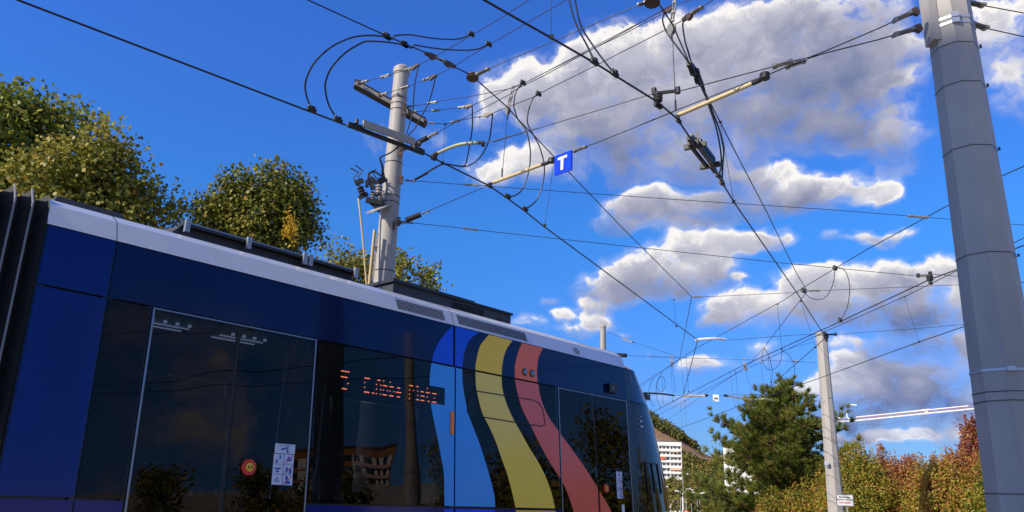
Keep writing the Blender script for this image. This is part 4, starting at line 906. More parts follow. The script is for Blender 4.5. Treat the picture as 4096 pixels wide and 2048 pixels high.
# ------------------------------------------------------------------ left mast gear
def LPp(k, x, y, dd=0.): return Vector(atd(*pt(k, x, y), LPD + dd))
o = thing('cross_arm', 'upper dark grey channel cross arm on the round mast', 'cross arm', LPp('A', 900, 1060), 'cross arms on the round mast'); sh = tuple(o.location)
a, b = LPp('A', 562, 862, .22), LPp('A', 1300, 1272, .42)
obj('channel', MB().bar(a, b, .10, .10), M['mast'], o, sh)
mb = MB()
mb.bar(a + Vector((0, 0, -.055)), b + Vector((0, 0, -.055)), .14, .018).bar(a + Vector((0, 0, .055)), a + (b - a) * .98 + Vector((0, 0, .055)), .13, .012)
pieces('flange', mb, M['fitting'], o, sh)
mb = MB()
for x, y in ((610, 850), (825, 975), (1130, 1155), (1290, 1268)): mb.bar(LPp('A', x - 15, y, .12), LPp('A', x + 20, y, .12), .05, .07)
pieces('bolt_clamp', mb, M['rust'], o, sh)
mb = MB()
for k, x, y in (('A', 1075, 1100), ('A', 1070, 1145), ('B', 650, 1050), ('C', 600, 280), ('C', 525, 710), ('C', 575, 670)):
    mb.bar(LPp(k, x, y, -.12) - Vector((0, 0, .07)), LPp(k, x, y, -.12) + Vector((0, 0, .07)), .038, .045)
    mb.lathe(LPp(k, x, y - 12, -.2), (.3, -1, 0), [(0, .018), (.05, .018)], 8)
pieces('rope_bracket', mb, M['rust'], LP, (LPX, LPY, 0))
# disconnector switch on the left side of the mast
o = thing('disconnector_switch', 'black disconnector switch with ribbed insulators on the left of the round mast', 'switch', LPp('C', 420, 520, -.1)); sh = tuple(o.location)
S_ = lambda x, y, dd=-.25: LPp('C', x, y, dd)
obj('mount_plate', MB().bar(S_(305, 585, -.45), S_(470, 515, -.12), .16, .02).bar(S_(470, 530, -.14), S_(472, 492, -.14), .10, .02), M['mastdark'], o, sh)
obj('base_frame', MB().hexa([S_(345, 548), S_(425, 515), S_(425, 515, -.05), S_(345, 548, -.05), S_(265, 470), S_(420, 480), S_(420, 480, -.05), S_(265, 470, -.05)]), M['fitting'], o, sh)
def rib(p, q, r, n=4):
    d = q - p; L = d.length; pr = [(0, r * .7)]
    for i in range(n): pr += [(L * (i + .1) / n, r * .7), (L * (i + .35) / n, r), (L * (i + .6) / n, r), (L * (i + .85) / n, r * .7)]
    pr += [(L, r * .7)]
    return MB().lathe(p, d, pr, 14)
obj('insulator', rib(S_(240, 420), S_(210, 345), .055, 3), M['roofdark'], o, sh, True)
obj('insulator', rib(S_(385, 415), S_(388, 330), .06, 3), M['porcelain'], o, sh, True)
obj('insulator', rib(S_(328, 465), S_(328, 410), .035, 4), M['porcelain'], o, sh, True)
obj('insulator', rib(S_(398, 480), S_(398, 435), .035, 4), M['porcelain'], o, sh, True)
obj('contact_block', MB().bar(S_(165, 310), S_(240, 285), .06, .07).bar(S_(185, 330), S_(205, 310), .05, .05), M['fitting'], o, sh)
obj('contact_block', MB().bar(S_(275, 285), S_(275, 345), .07, .05).bar(S_(300, 265), S_(345, 290), .06, .07).bar(S_(310, 300), S_(335, 370), .05, .07).bar(S_(345, 290), S_(380, 320), .06, .05), M['fitting'], o, sh)
obj('terminal_plate', MB().bar(S_(385, 300, -.2), S_(450, 265, -.12), .02, .10), M['fitting'], o, sh)
obj('link_arm', MB().bar(S_(200, 452), S_(285, 408), .03, .06).bar(S_(310, 405), S_(410, 430), .04, .06).bar(S_(265, 465), S_(420, 490), .05, .09).bar(S_(345, 545), S_(395, 575), .04, .04), M['fitting'], o, sh)
mb = MB()
mb.tube([S_(165, 298), S_(150, 265), S_(198, 212), S_(122, 168)], .011, 6).tube([S_(210, 275), S_(195, 250), S_(238, 195), S_(170, 143)], .011, 6).tube([S_(285, 250), S_(285, 220), S_(362, 180)], .010, 6).tube([S_(285, 250), S_(320, 205), S_(380, 280)], .010, 6)
pieces('arcing_horn', mb, M['fitting'], o, sh)
obj('lead_cable', MB().tube(curve([S_(285, 330), S_(290, 250), S_(310, 210), S_(350, 205), S_(415, 245)], 5), .016, 7), M['cable'], o, sh)
o2 = tag(obj('operating_rod', MB().tube([S_(198, 455), S_(210, 560)], .018, 8).tube([S_(203, 500), S_(240, 870), S_(272, 1260), S_(285, 1500)], .014, 8), M['tanrod'], smooth=True), 'thin tan operating rod hanging from the black switch beside the round mast', 'rod')
o3 = thing('cable_conduit', 'tan conduit pipe strapped beside the round mast above the tram roof', 'pipe', tuple(LPp('C', 300, 1270, -.2))); sh = tuple(o3.location)
obj('pipe', MB().tube([LPp('C', 348, 750, -.28), LPp('C', 296, 1270, -.28), LPp('C', 275, 1500, -.28)], .024, 10), M['tanrod'], o3, sh, True)
obj('pipe_bracket', MB().bar(LPp('C', 315, 905, -.28), LPp('C', 372, 912, -.18), .03, .02), M['steel'], o3, sh)
obj('side_rail', MB().bar(LPp('C', 378, 780, -.2), LPp('C', 325, 1270, -.2), .03, .03), M['mast'], LP, (LPX, LPY, 0))

# ------------------------------------------------------------------ signs
def text(name, s, size, m, parent, loc, rotm, ext=.002):
    cu = bpy.data.curves.new(name, 'FONT'); cu.body = s; cu.size = size; cu.extrude = ext; cu.align_x = 'CENTER'; cu.align_y = 'CENTER'
    to = bpy.data.objects.new(name + '_tmp', cu); col.objects.link(to)
    dg = bpy.context.evaluated_depsgraph_get(); me = bpy.data.meshes.new_from_object(to.evaluated_get(dg)); bpy.data.objects.remove(to)
    me.materials.clear(); me.materials.append(M[m]); o = bpy.data.objects.new(name, me); col.objects.link(o); o.parent = parent
    o.matrix_local = Matrix.Translation(loc) @ rotm.to_4x4(); return o
def upright(yaw): return Matrix.Rotation(yaw, 3, 'Z') @ Matrix.Rotation(R(90), 3, 'X')     # faces -Y when yaw = 0
# blue T sign: plane hung on the span rope, seen slightly from the left
tl, bl, br_, tr_ = (at3('E', 819, 578, 5.60), at3('E', 817, 782, 5.60), at3('E', 990, 720, 5.60), at3('E', 993, 513, 5.60))
dT = math.hypot(tl.x, tl.y)
c_tl, c_tr = Vector(atd(*pt('E', 819, 578), dT)), Vector(atd(*pt('E', 993, 513), dT - .30)); c_bl, c_br = Vector(atd(*pt('E', 817, 782), dT)), Vector(atd(*pt('E', 990, 720), dT - .30))
o = thing('tram_sign', 'square blue sign with white letter T hung on the span rope', 'sign', c_bl); sh = tuple(o.location)
nrm = (c_tr - c_tl).cross(c_bl - c_tl).normalized()
if nrm.dot(Vector(EYE) - c_tl) < 0: nrm = -nrm
obj('plate', MB().prism([c_tl, c_tr, c_br, c_bl], -nrm * .02), M['signblue'], o, sh)
def inT(u, v): return c_tl.lerp(c_tr, u).lerp(c_bl.lerp(c_br, u), v) + nrm * .004
def TT(x, y):                              # photo position on the plate -> plate point
    u = (x - 818) / 174; return inT(u, (y - (578 - 65 * u)) / 206)
obj('letter', MB().prism([TT(857, 600), TT(953, 562), TT(953, 588), TT(917, 602), TT(914, 716), TT(888, 724), TT(889, 612), TT(857, 625)], nrm * .003), M['signwhite'], o, sh)
obj('bolt', MB().lathe(TT(903, 561), nrm, [(0, .010), (.012, .010)], 8), M['steel'], o, sh)
# number 94 plate
cK = at3('K', 400, 594, 5.5); d94 = math.hypot(cK.x, cK.y); ya = -math.atan2(cK.x, cK.y)
w94 = (at3('K', 418, 594, 5.5) - at3('K', 382, 594, 5.5)).length
o = thing('number_plate', 'small white plate with black number 94 hung on the far span rope', 'sign', cK)
rz = Matrix.Rotation(ya, 3, 'Z')
v8 = [rz @ Vector(p) for p in [(-w94 / 2, 0, -w94 * .62), (w94 / 2, 0, -w94 * .62), (w94 / 2, 0, w94 * .55), (-w94 / 2, 0, w94 * .55)]]
obj('plate', MB().prism(v8, rz @ Vector((0, .03, 0))), M['signwhite'], o)
text('digits', '94', w94 * .66, 'ink', o, rz @ Vector((0, -.012, -w94 * .14)), upright(ya), .005)
# warning sign
c = azd(2125, 1258, 30); ya = -math.atan2(c.x, c.y) + .10; wS = (azd(2146, 1258, 30) - azd(2104, 1258, 30)).length * 1.0; hS = (azd(2125, 1245, 30) - azd(2125, 1273, 30)).length
o = thing('warning_sign', 'grey board reading Bahnanlage Betreten verboten on a thin post', 'sign', (c.x, c.y, 0)); rz = Matrix.Rotation(ya, 3, 'Z')
bd = [rz @ Vector(p) + Vector((0, 0, c.z)) for p in [(-wS / 2, 0, -hS / 2), (wS / 2, 0, -hS / 2), (wS / 2, 0, hS / 2), (-wS / 2, 0, hS / 2)]]
obj('board', MB().prism(bd, rz @ Vector((0, .03, 0))), M['signgrey'], o)
fr = MB(); e = .015
for i in range(4): fr.bar(bd[i] + rz @ Vector((0, -.006, 0)), bd[(i + 1) % 4] + rz @ Vector((0, -.006, 0)), .02, .02)
obj('frame', fr, M['steel'], o)
text('text_line', 'Bahnanlage', hS * .22, 'ink', o, rz @ Vector((0, -.006, 0)) + Vector((0, 0, c.z + hS * .27)), upright(ya), .003)
text('text_line', 'Betreten verboten', hS * .185, 'ink', o, rz @ Vector((0, -.006, 0)) + Vector((0, 0, c.z + hS * .04)), upright(ya), .003)
text('text_line', 'Lebensgefahr', hS * .20, 'redink', o, rz @ Vector((0, -.006, 0)) + Vector((0, 0, c.z - hS * .22)), upright(ya), .003)
obj('post', MB().tube([rz @ Vector((.06, .05, -.3)), rz @ Vector((.06, .05, c.z - hS * .2))], .03, 10), M['steel'], o, smooth=True)

# ------------------------------------------------------------------ ground, hill
def sstep(x, a, b): t = np.clip((np.asarray(x, float) - a) / (b - a), 0, 1); return t * t * (3 - 2 * t)
def groundz(x, y):
    r = math.hypot(x, y); a = math.degrees(math.atan2(x, y))
    front = float(sstep(a, -2, 6) * (1 - sstep(a, 26, 40)))
    east = float(sstep(a, 62, 82) * (1 - sstep(a, 128, 150)))
    return -4.2 * front * float(sstep(r, 60, 120)) + 26 * east * float(sstep(r, 70, 215))
mb = MB(); rad = [0, 4, 9, 16, 26, 40, 60, 75, 90, 110, 135, 160, 190, 220, 260, 330, 450, 700, 1200, 2200, 5000]; NA = 120
vs = [(0, 0, 0)]
for r in rad[1:]:
    for k in range(NA):
        a = 2 * math.pi * k / NA; x, y = r * math.sin(a), r * math.cos(a); vs.append((x, y, groundz(x, y)))
fs = [(0, 1 + k, 1 + (k + 1) % NA) for k in range(NA)]
for i in range(len(rad) - 2):
    for k in range(NA): fs.append((1 + i * NA + k, 1 + (i + 1) * NA + k, 1 + (i + 1) * NA + (k + 1) % NA, 1 + i * NA + (k + 1) % NA))
M['ground'] = mat('pale_paving', (.36, .325, .26), .9, noise=(.15, .3))
struct(obj('ground', mb.add(vs, fs), M['ground'], smooth=True))
RIDGE = [(0, 7.2), (7, 7.0), (10.3, 5.75), (11.5, 5.05), (12.6, 4.35), (13.3, 3.85), (14.2, 3.2), (15.5, 2.95), (18, 2.7), (22, 2.2), (30, 1.4), (42, .8)]
def ridge(a): return float(np.interp(a, [q[0] for q in RIDGE], [q[1] for q in RIDGE]))
def hillpt(a, t):                           # t 0 foot .. 1 ridge .. beyond
    d = 560 + 420 * t; e = ridge(a) * min(t, 1.) if t <= 1 else ridge(a) - (t - 1) * 2
    z = 1.5 + d * math.tan(R(e * (.15 + .85 * t if t < 1 else 1)) if t < 1 else R(e)) - 4 * (1 - min(t, 1))
    return Vector((d * math.sin(R(a)), d * math.cos(R(a)), z))
mb = MB(); na, nt = 60, 16
vs = [hillpt(42 * i / na, 1.25 * j / nt) for i in range(na + 1) for j in range(nt + 1)]
M['hill'] = mat('dry_hill_grass', (.30, .17, .085), .9, noise=(.03, .4))
struct(obj('hill', mb.add(vs, [(i * (nt + 1) + j, (i + 1) * (nt + 1) + j, (i + 1) * (nt + 1) + j + 1, i * (nt + 1) + j + 1) for i in range(na) for j in range(nt)]), M['hill'], smooth=True))

# ------------------------------------------------------------------ foliage
HEX = [(-.5, 0), (-.22, .42), (.2, .40), (.55, 0), (.2, -.40), (-.22, -.42)]
QUAD = [(-.5, 0), (0, .36), (.55, 0), (0, -.36)]
def leaves(name, pos, size, tint, m, parent=None, shape=QUAD, out=None, loc=(0, 0, 0), aspect=1., droop=0.):
    n = len(pos); pos = np.asarray(pos) - np.array(loc)
    nr = rng.normal(size=(n, 3)); nr[:, 2] += .5
    if out is not None: nr += out * 1.0
    nr /= np.linalg.norm(nr, axis=1)[:, None]
    u = np.cross(nr, rng.normal(size=(n, 3)))
    if droop: u = u / np.linalg.norm(u, axis=1)[:, None]; u[:, 2] -= droop
    u /= np.linalg.norm(u, axis=1)[:, None]; v = np.cross(nr, u); v /= np.linalg.norm(v, axis=1)[:, None]; k = len(shape)
    sz = size * rng.uniform(.65, 1.3, n)
    P_ = pos[:, None, :] + sz[:, None, None] * (np.array([s[0] for s in shape])[None, :, None] * u[:, None, :] + aspect * np.array([s[1] for s in shape])[None, :, None] * v[:, None, :])
    me = bpy.data.meshes.new(name); me.vertices.add(n * k); me.vertices.foreach_set('co', P_.reshape(-1).astype(np.float32))
    me.loops.add(n * k); me.loops.foreach_set('vertex_index', np.arange(n * k, dtype=np.int32))
    me.polygons.add(n); me.polygons.foreach_set('loop_start', np.arange(0, n * k, k, dtype=np.int32)); me.polygons.foreach_set('loop_total', np.full(n, k, dtype=np.int32))
    me.update(); at = me.attributes.new('tint', 'FLOAT', 'FACE'); at.data.foreach_set('value', np.clip(tint, 0, 1).astype(np.float32))
    me.materials.append(m); o = bpy.data.objects.new(name, me); col.objects.link(o); o.parent = parent
    return o
def crown_pts(lobes, ncl, per, sig, shell=.62):
    w = np.array([l[1][0] * l[1][1] * l[1][2] for l in lobes]) ** .75; w /= w.sum()
    pos = []; out = []; tn = []
    for i, c in zip(rng.choice(len(lobes), ncl, p=w), range(ncl)):
        c0, r0 = np.array(lobes[i][0]), np.array(lobes[i][1])
        d = rng.normal(size=3); d /= np.linalg.norm(d)
        rr = rng.uniform(.80, 1.02) if rng.random() < shell else rng.uniform(.2, .85)
        cc = c0 + d * r0 * rr
        m_ = max(3, int(per * rng.uniform(.5, 1.4)))
        pos.append(cc + np.clip(rng.normal(size=(m_, 3)), -1.5, 1.5) * sig * rng.uniform(.6, 1.2)); out.append(np.repeat(d[None], m_, 0))
        tn.append(rng.normal(.42, .10) + rng.normal(0, .16, m_))
    return np.concatenate(pos), np.concatenate(out), np.concatenate(tn)
LM = dict(
 linden=leaf_mat('linden_leaves', [(0, (.050, .070, .008)), (.32, (.155, .165, .018)), (.55, (.34, .31, .045)), (.74, (.46, .37, .06)), (.86, (.50, .22, .05)), (1, (.24, .08, .03))], .34),
 maple=leaf_mat('maple_leaves', [(0, (.04, .075, .008)), (.4, (.17, .20, .022)), (.72, (.37, .37, .05)), (.92, (.48, .37, .07)), (1, (.44, .22, .06))], .36),
 pine=leaf_mat('pine_needles', [(0, (.036, .070, .012)), (.40, (.135, .165, .024)), (.75, (.30, .27, .050)), (1, (.45, .27, .07))], .2, .4),
 hedge=leaf_mat('autumn_leaves', [(0, (.06, .115, .010)), (.30, (.27, .28, .028)), (.52, (.45, .30, .045)), (.72, (.50, .18, .065)), (.88, (.32, .09, .06)), (1, (.20, .06, .045))], .38),
 far=leaf_mat('far_foliage', [(0, (.040, .060, .014)), (.35, (.11, .12, .022)), (.65, (.24, .20, .034)), (.85, (.32, .21, .045)), (1, (.28, .10, .045))], .15, .6))
def trunk_mesh(base, top, r0, limbs, r1=.05):
    mb = MB(); p = Vector(base); q = Vector(top); n = 8
    mb.tube([p + (q - p) * k / n + Vector((.05 * math.sin(k * 1.7), .05 * math.cos(k * 2.1), 0)) for k in range(n + 1)], [r0 + (r1 - r0) * k / n for k in range(n + 1)], 9)
    for f, e in limbs:
        s = p + (q - p) * f; e = Vector(e); mid = s.lerp(e, .5) + Vector((0, 0, .12 * (e - s).length))
        rr = max(.03, (r0 + (r1 - r0) * f) * .5); mb.tube(curve([s, mid, e], 4), [rr * (1 - .75 * k / 8) for k in range(9)], 6)
    return mb
def tree(name, label, cat, px, d, lobes_px, ncl, per, leaf, m, group=None, sig=.30, shape=HEX, base_z=-.2, tr=.18, shift=0., extra=(), aspect=1., droop=0.):
    base = azd(px, 900, d); loc = (base.x, base.y, base_z)
    lobes = []
    for cx, cy, r, *dd in lobes_px:
        c = azd(cx, cy, d + (dd[0] if dd else 0)); k = (c - Vector(EYE)).length / 1962 * .93
        lobes.append((tuple(c), (r * k, r * k, r * k * 1.02)))
    lobes += list(extra)
    t = thing(name, label, cat, loc, group)
    pos, out, tn = crown_pts(lobes, ncl, per, sig)
    leaves('crown', pos, leaf, tn + shift, m, t, shape, out, loc, aspect, droop)
    top = float(np.mean([l[0][2] for l in lobes[:9]])); bz = Vector(loc)
    limbs = []
    for c, r in lobes: limbs.append((random.uniform(.35, .8), Vector(c) - bz))
    obj('trunk', trunk_mesh((0, 0, 0), Vector((0, 0, top - base_z)), tr, limbs), M['bark'], t)
    return t
def low(px, z, r, d): c = azd(px, 900, d); return ((c.x, c.y, z), (r, r, r * 1.1))
GT = 'broadleaf trees behind the tram'
tree('maple_tree', 'bright green maple at the left edge, taller than its yellowish neighbour', 'tree', 20, 24, [(40, 360, 85), (120, 335, 70), (-90, 380, 120), (175, 305, 34), (205, 325, 26), (30, 470, 110), (70, 300, 50), (-40, 290, 60), (130, 268, 24), (100, 262, 18), (185, 275, 14), (240, 305, 12), (20, 250, 28), (5, 225, 16), (55, 265, 22), (160, 262, 12)], 620, 52, .155, LM['maple'], GT, .34, QUAD, tr=.22, extra=(low(0, 3.5, 3.0, 24),))
tree('linden_tree', 'yellow-green linden with browning leaves behind the bellows of the tram', 'tree', 240, 21, [(235, 410, 75), (225, 490, 110), (120, 450, 80), (325, 500, 52), (390, 530, 42), (300, 570, 85), (150, 560, 95), (430, 540, 24), (255, 345, 30), (285, 340, 20), (245, 325, 14), (305, 385, 22), (330, 435, 20), (300, 420, 34), (385, 475, 18), (410, 490, 14), (350, 455, 22), (455, 540, 12), (270, 315, 10)], 950, 54, .098, LM['linden'], GT, .30, shift=.03, extra=(low(240, 3.2, 2.8, 21),))
tree('linden_tree', 'rounded dark linden with one yellow patch between the bellows and the mast', 'tree', 660, 24, [(555, 525, 50), (600, 485, 36), (690, 490, 58), (745, 525, 46), (660, 570, 90), (740, 590, 55), (545, 570, 55), (700, 440, 22), (590, 460, 20), (565, 475, 18), (620, 450, 12), (690, 420, 12), (725, 440, 16), (755, 455, 14), (765, 490, 22), (780, 530, 20), (500, 520, 18), (520, 490, 16), (665, 450, 18), (640, 470, 20), (785, 580, 18)], 800, 56, .098, LM['linden'], GT, .29, shift=-.11, extra=(low(650, 3.5, 2.2, 24),))
tree('linden_tree', 'low sunlit linden around the foot of the round mast', 'tree', 950, 27, [(868, 675, 44), (930, 690, 48), (1005, 695, 46), (1000, 655, 20), (1060, 715, 30), (850, 635, 20), (1095, 732, 16), (880, 625, 12), (1035, 665, 14), (905, 640, 16), (1070, 690, 12), (825, 650, 14), (970, 660, 16)], 500, 52, .10, LM['linden'], GT, .28, shift=.0, extra=(low(950, 3.5, 2.2, 27),))
c = azd(725, 575, 21.6); yp, yo, yt = crown_pts([(tuple(c), (.22, .3, .5))], 14, 14, .12)
leaves('yellow_leaves', yp, .10, np.full(len(yp), .84), leaf_mat('yellow_leaves', [(0, (.45, .28, .02)), (1, (.55, .36, .03))], .4), [o for o in bpy.data.objects if o.get('label', '').startswith('rounded dark')][0], HEX, yo, tuple([o for o in bpy.data.objects if o.get('label', '').startswith('rounded dark')][0].location))

# pine -----------------------------------------------------------
PD = 45.0
pb = azd(1975, 1200, PD); pz = -2.2; ptop = azd(1962, 950, PD)
t = thing('pine_tree', 'large dark green pine with open uneven boughs in front of the white building', 'tree', (pb.x, pb.y, pz))
k_ = PD / 1962 * 1.06
rt = Vector((math.cos(R(19.2)), -math.sin(R(19.2)), 0)); fw = Vector((math.sin(R(19.2)), math.cos(R(19.2)), 0))
ENVL = [(950, 8), (985, 45), (1010, 75), (1040, 75), (1075, 120), (1090, 142), (1120, 120), (1150, 150), (1180, 180), (1220, 205), (1290, 225)]
ENVR = [(950, 8), (985, 38), (1000, 55), (1040, 75), (1060, 115), (1090, 135), (1120, 150), (1180, 155), (1220, 150), (1290, 150)]
tufts = []; br = MB()
def bough(y, ang, ln):
    zc = azd(1962, y, PD).z; s = Vector((ptop.x + (pb.x - ptop.x) * .3, ptop.y + (pb.y - ptop.y) * .3, zc - .10 * ln - .2))
    d = rt * math.cos(ang) + fw * math.sin(ang)
    e = s + d * ln + Vector((0, 0, .28 * ln + random.uniform(-.1, .25))); mid = s + d * ln * .5 + Vector((0, 0, .06 * ln))
    cv = curve([s, mid, e], 5); br.tube(cv, [.055 * (1 - .8 * i / 10) for i in range(11)], 5)
    for i, f in enumerate(np.linspace(.28, 1, max(4, int(ln * 3.4)))):
        p = Vector(cv[min(10, int(f * 10))]); w = .12 + .30 * ln * .28 * math.sin(math.pi * min(f, .85))
        for _ in range(3 if f < .95 else 2):
            side_ = d.cross(Vector((0, 0, 1))) * random.uniform(-1, 1) * w * 1.9
            q = p + side_ + Vector((0, 0, random.uniform(-.12, .32))); tufts.append((q, (q - s + Vector((0, 0, .9))).normalized()))
            if random.random() < .5: br.tube([p, q], .012, 4)
for y in np.linspace(972, 1310, 46):
    for _ in range(3 if y < 1060 else 4):
        a = random.uniform(0, 2 * math.pi); ca = math.cos(a)
        env = np.interp(y, [q[0] for q in ENVR], [q[1] for q in ENVR]) if ca > 0 else np.interp(y, [q[0] for q in ENVL], [q[1] for q in ENVL])
        bough(y + random.uniform(-6, 6), a, max(.25, env * k_ * random.uniform(.45, 1.05)))
for y, ca, ln in ((1072, math.pi, 150), (1078, math.pi - .2, 140), (1130, math.pi, 150), (1030, .1, 80), (1062, 0, 132), (1045, math.pi, 85), (985, math.pi, 50), (1000, .2, 58), (1090, .1, 140), (1150, -.3, 155)): bough(y, ca, ln * k_)
for i in range(6): tufts.append((ptop + Vector((random.uniform(-.15, .15), random.uniform(-.1, .1), -.25 * i * .6)), Vector((0, 0, 1))))
tp = []; tu = []; tt = []
for q, d in tufts:
    base = random.gauss(.40, .12)
    for _ in range(42):
        v = (d * 1.0 + Vector((random.gauss(0, .55), random.gauss(0, .55), random.gauss(.45, .45)))).normalized()
        tp.append(q + v * .12); tu.append(v); tt.append(base + random.gauss(0, .14))
tp = np.array(tp); tu = np.array(tu); n = len(tp)
side_ = np.cross(tu, rng.normal(size=(n, 3))); side_ /= np.linalg.norm(side_, axis=1)[:, None]
L_ = rng.uniform(.13, .26, n)[:, None]; W_ = .015
Pn = np.stack([tp - tu * .06 - side_ * W_, tp - tu * .06 + side_ * W_, tp + tu * L_ + side_ * W_ * .3, tp + tu * L_ - side_ * W_ * .3], 1) - np.array([pb.x, pb.y, pz])
def quads(name, Pq, tint, m, parent):
    n = len(Pq); me = bpy.data.meshes.new(name); me.vertices.add(n * 4); me.vertices.foreach_set('co', Pq.reshape(-1).astype(np.float32)); me.loops.add(n * 4)
    me.loops.foreach_set('vertex_index', np.arange(n * 4, dtype=np.int32)); me.polygons.add(n); me.polygons.foreach_set('loop_start', np.arange(0, n * 4, 4, dtype=np.int32)); me.polygons.foreach_set('loop_total', np.full(n, 4, dtype=np.int32))
    me.update(); a = me.attributes.new('tint', 'FLOAT', 'FACE'); a.data.foreach_set('value', np.clip(tint, 0, 1).astype(np.float32)); me.materials.append(m)
    o = bpy.data.objects.new(name, me); col.objects.link(o); o.parent = parent; return o
quads('crown', Pn, np.array(tt), LM['pine'], t)
br.tube([(pb.x, pb.y, pz), (pb.x * .6 + ptop.x * .4, pb.y * .6 + ptop.y * .4, 3.), tuple(ptop)], [.30, .19, .03], 10)
obj('trunk', br, M['pinebark'], t, (pb.x, pb.y, pz))

# autumn shrubs --------------------------------------------------
GS = 'autumn shrubs along the track'
def shrub(label, d, lobes, ncl, shift, sig=.20, leaf=.098, per=40, spread=None, name='autumn_shrub'):
    d += 1.9; shift += .04; ncl = int(ncl * 1.15)
    base = azd(lobes[0][0], 1260, d); loc = (base.x, base.y, -.6); t = thing(name, label, 'shrub', loc, GS)
    lb = []
    for cx, cy, r in lobes:
        cy += 20
        c = azd(cx, cy, d); k = (c - Vector(EYE)).length / 1962; lb.append((tuple(c), (r * k, r * k * 1.1, r * k)))
    pos, out, tn = crown_pts(lb, ncl, per, sig)
    sh_p = []                                       # upright shoots over the top line
    for c, r in lb:
        for _ in range(5):
            x0 = np.array(c) + np.array([random.uniform(-.8, .8) * r[0], random.uniform(-.6, .6) * r[1], r[2] * random.uniform(.7, .95)]); hh = random.uniform(.2, .55)
            sh_p.append(x0 + np.stack([rng.normal(0, .03, 14), rng.normal(0, .03, 14), np.linspace(0, hh, 14)], 1))
    sh_p = np.concatenate(sh_p); pos = np.concatenate([pos, sh_p]); out = np.concatenate([out, np.zeros_like(sh_p)]); tn = np.concatenate([tn, rng.normal(.46, .12, len(sh_p))])
    leaves('foliage', pos, leaf, tn - .42 + shift, LM['hedge'], t, QUAD, out, loc, .9, .5)
    mb = MB()
    for c, r in lb:
        for _ in range(4):
            e = Vector(c) + Vector((random.uniform(-.6, .6) * r[0], random.uniform(-.5, .5) * r[1], random.uniform(.2, .95) * r[2])) - Vector(loc)
            s = Vector((e.x * .5, e.y * .5, 0)); mb.tube([s, s.lerp(e, .5) + Vector((random.uniform(-.1, .1), 0, 0)), e], [.03, .02, .007], 5)
    obj('stems', mb, M['bark'], t)
    return t
shrub('green and orange shrub just right of the slender mast', 37, [(2150, 1165, 42), (2130, 1210, 55), (2180, 1160, 35), (2170, 1240, 70), (2140, 1130, 18), (2120, 1280, 60), (2165, 1125, 14), (2200, 1210, 40)], 520, .30)
shrub('tall pointed orange-brown shrub right of the green one', 38.5, [(2215, 1165, 30), (2240, 1180, 38), (2225, 1240, 60), (2218, 1130, 10), (2255, 1230, 50), (2217, 1117, 6)], 380, .60)
shrub('deep red shrub in the middle of the shrub row', 38, [(2275, 1190, 45), (2250, 1215, 45), (2290, 1235, 55), (2270, 1270, 55), (2300, 1165, 22)], 420, .74)
shrub('golden green shrub in front of the deep red one', 36.5, [(2370, 1215, 55), (2335, 1250, 55), (2400, 1250, 60), (2350, 1185, 35), (2330, 1175, 25)], 460, .45)
shrub('orange and yellow shrub left of the thick mast foot', 38, [(2400, 1180, 45), (2440, 1190, 55), (2380, 1170, 28), (2450, 1240, 70), (2420, 1160, 25), (2480, 1200, 60)], 520, .62)
shrub('sparse dark red upright shrub leaning out beside the thick mast', 39.5, [(2450, 1095, 28), (2480, 1080, 36), (2440, 1062, 12), (2490, 1045, 18), (2470, 1140, 36), (2510, 1110, 40), (2425, 1120, 14)], 260, .80, .20, .13, 28)
shrub('green shrub low by the thick mast foot', 35, [(2480, 1265, 45), (2530, 1240, 60), (2560, 1180, 70)], 300, .20)
shrub('brownish low shrub under the right boughs of the pine', 39, [(1990, 1265, 45), (2040, 1255, 50), (2085, 1250, 50), (1950, 1285, 45), (2080, 1200, 25)], 430, .36)
shrub('yellow-green low shrub under the left boughs of the pine', 48, [(1850, 1275, 40), (1900, 1280, 40), (1810, 1285, 35), (1930, 1285, 36)], 300, .30, .25, .13)

# ------------------------------------------------------------------ far things
pos = []; tn = []
for i in range(2900):
    a = random.uniform(0, 34) if random.random() < .5 else random.uniform(9, 18); e_r = ridge(a); t_ = random.uniform(.02, 1.0); p = hillpt(a, t_)
    e = math.degrees(math.atan2(p.z - 1.5, math.hypot(p.x, p.y))); lowband = np.interp(a, [8, 10.3, 12, 13.5, 14.6, 15.2], [3.85, 3.75, 3.40, 2.75, 2.5, 9])
    top_ = a < 12.0 and e > e_r - .2
    if not (e < lowband or top_ or random.random() < .02): continue
    rr = random.uniform(3.5, 6.5); n = 40; d = rng.normal(size=(n, 3)); d /= np.linalg.norm(d, axis=1)[:, None]
    pos.append(np.array(p) + np.array([0, 0, rr * .7]) + d * rr * rng.uniform(.5, 1.0, (n, 1)) * np.array([1, 1, 1.05])); tn.append(random.gauss(.42, .17) + rng.normal(0, .09, n))
for i in range(480):
    a = 7.8 + 5.6 * random.random() ** 1.3 if i < 260 else random.uniform(0, 8.5); p = hillpt(a, random.uniform(.75 if a < 7.5 else .945 if a < 12.3 else .985, 1.0)); rr = random.uniform(4.5, 8) * (1 if a < 12.4 else .7); n = 46
    d = rng.normal(size=(n, 3)); d /= np.linalg.norm(d, axis=1)[:, None]
    pos.append(np.array(p) + np.array([0, 0, rr * .5]) + d * rr * rng.uniform(.5, 1.0, (n, 1))); tn.append(random.gauss(.40, .15) + rng.normal(0, .09, n))
for a, rr in ((13.9, 6), (14.6, 8), (14.9, 7), (15.4, 6), (13.55, 4), (15.9, 7), (16.5, 6)):
    p = hillpt(a, 1.0); n = 60; d = rng.normal(size=(n, 3)); d /= np.linalg.norm(d, axis=1)[:, None]
    pos.append(np.array(p) + np.array([0, 0, rr * .6]) + d * rr * rng.uniform(.5, 1.0, (n, 1))); tn.append(random.gauss(.55, .15) + rng.normal(0, .09, n))
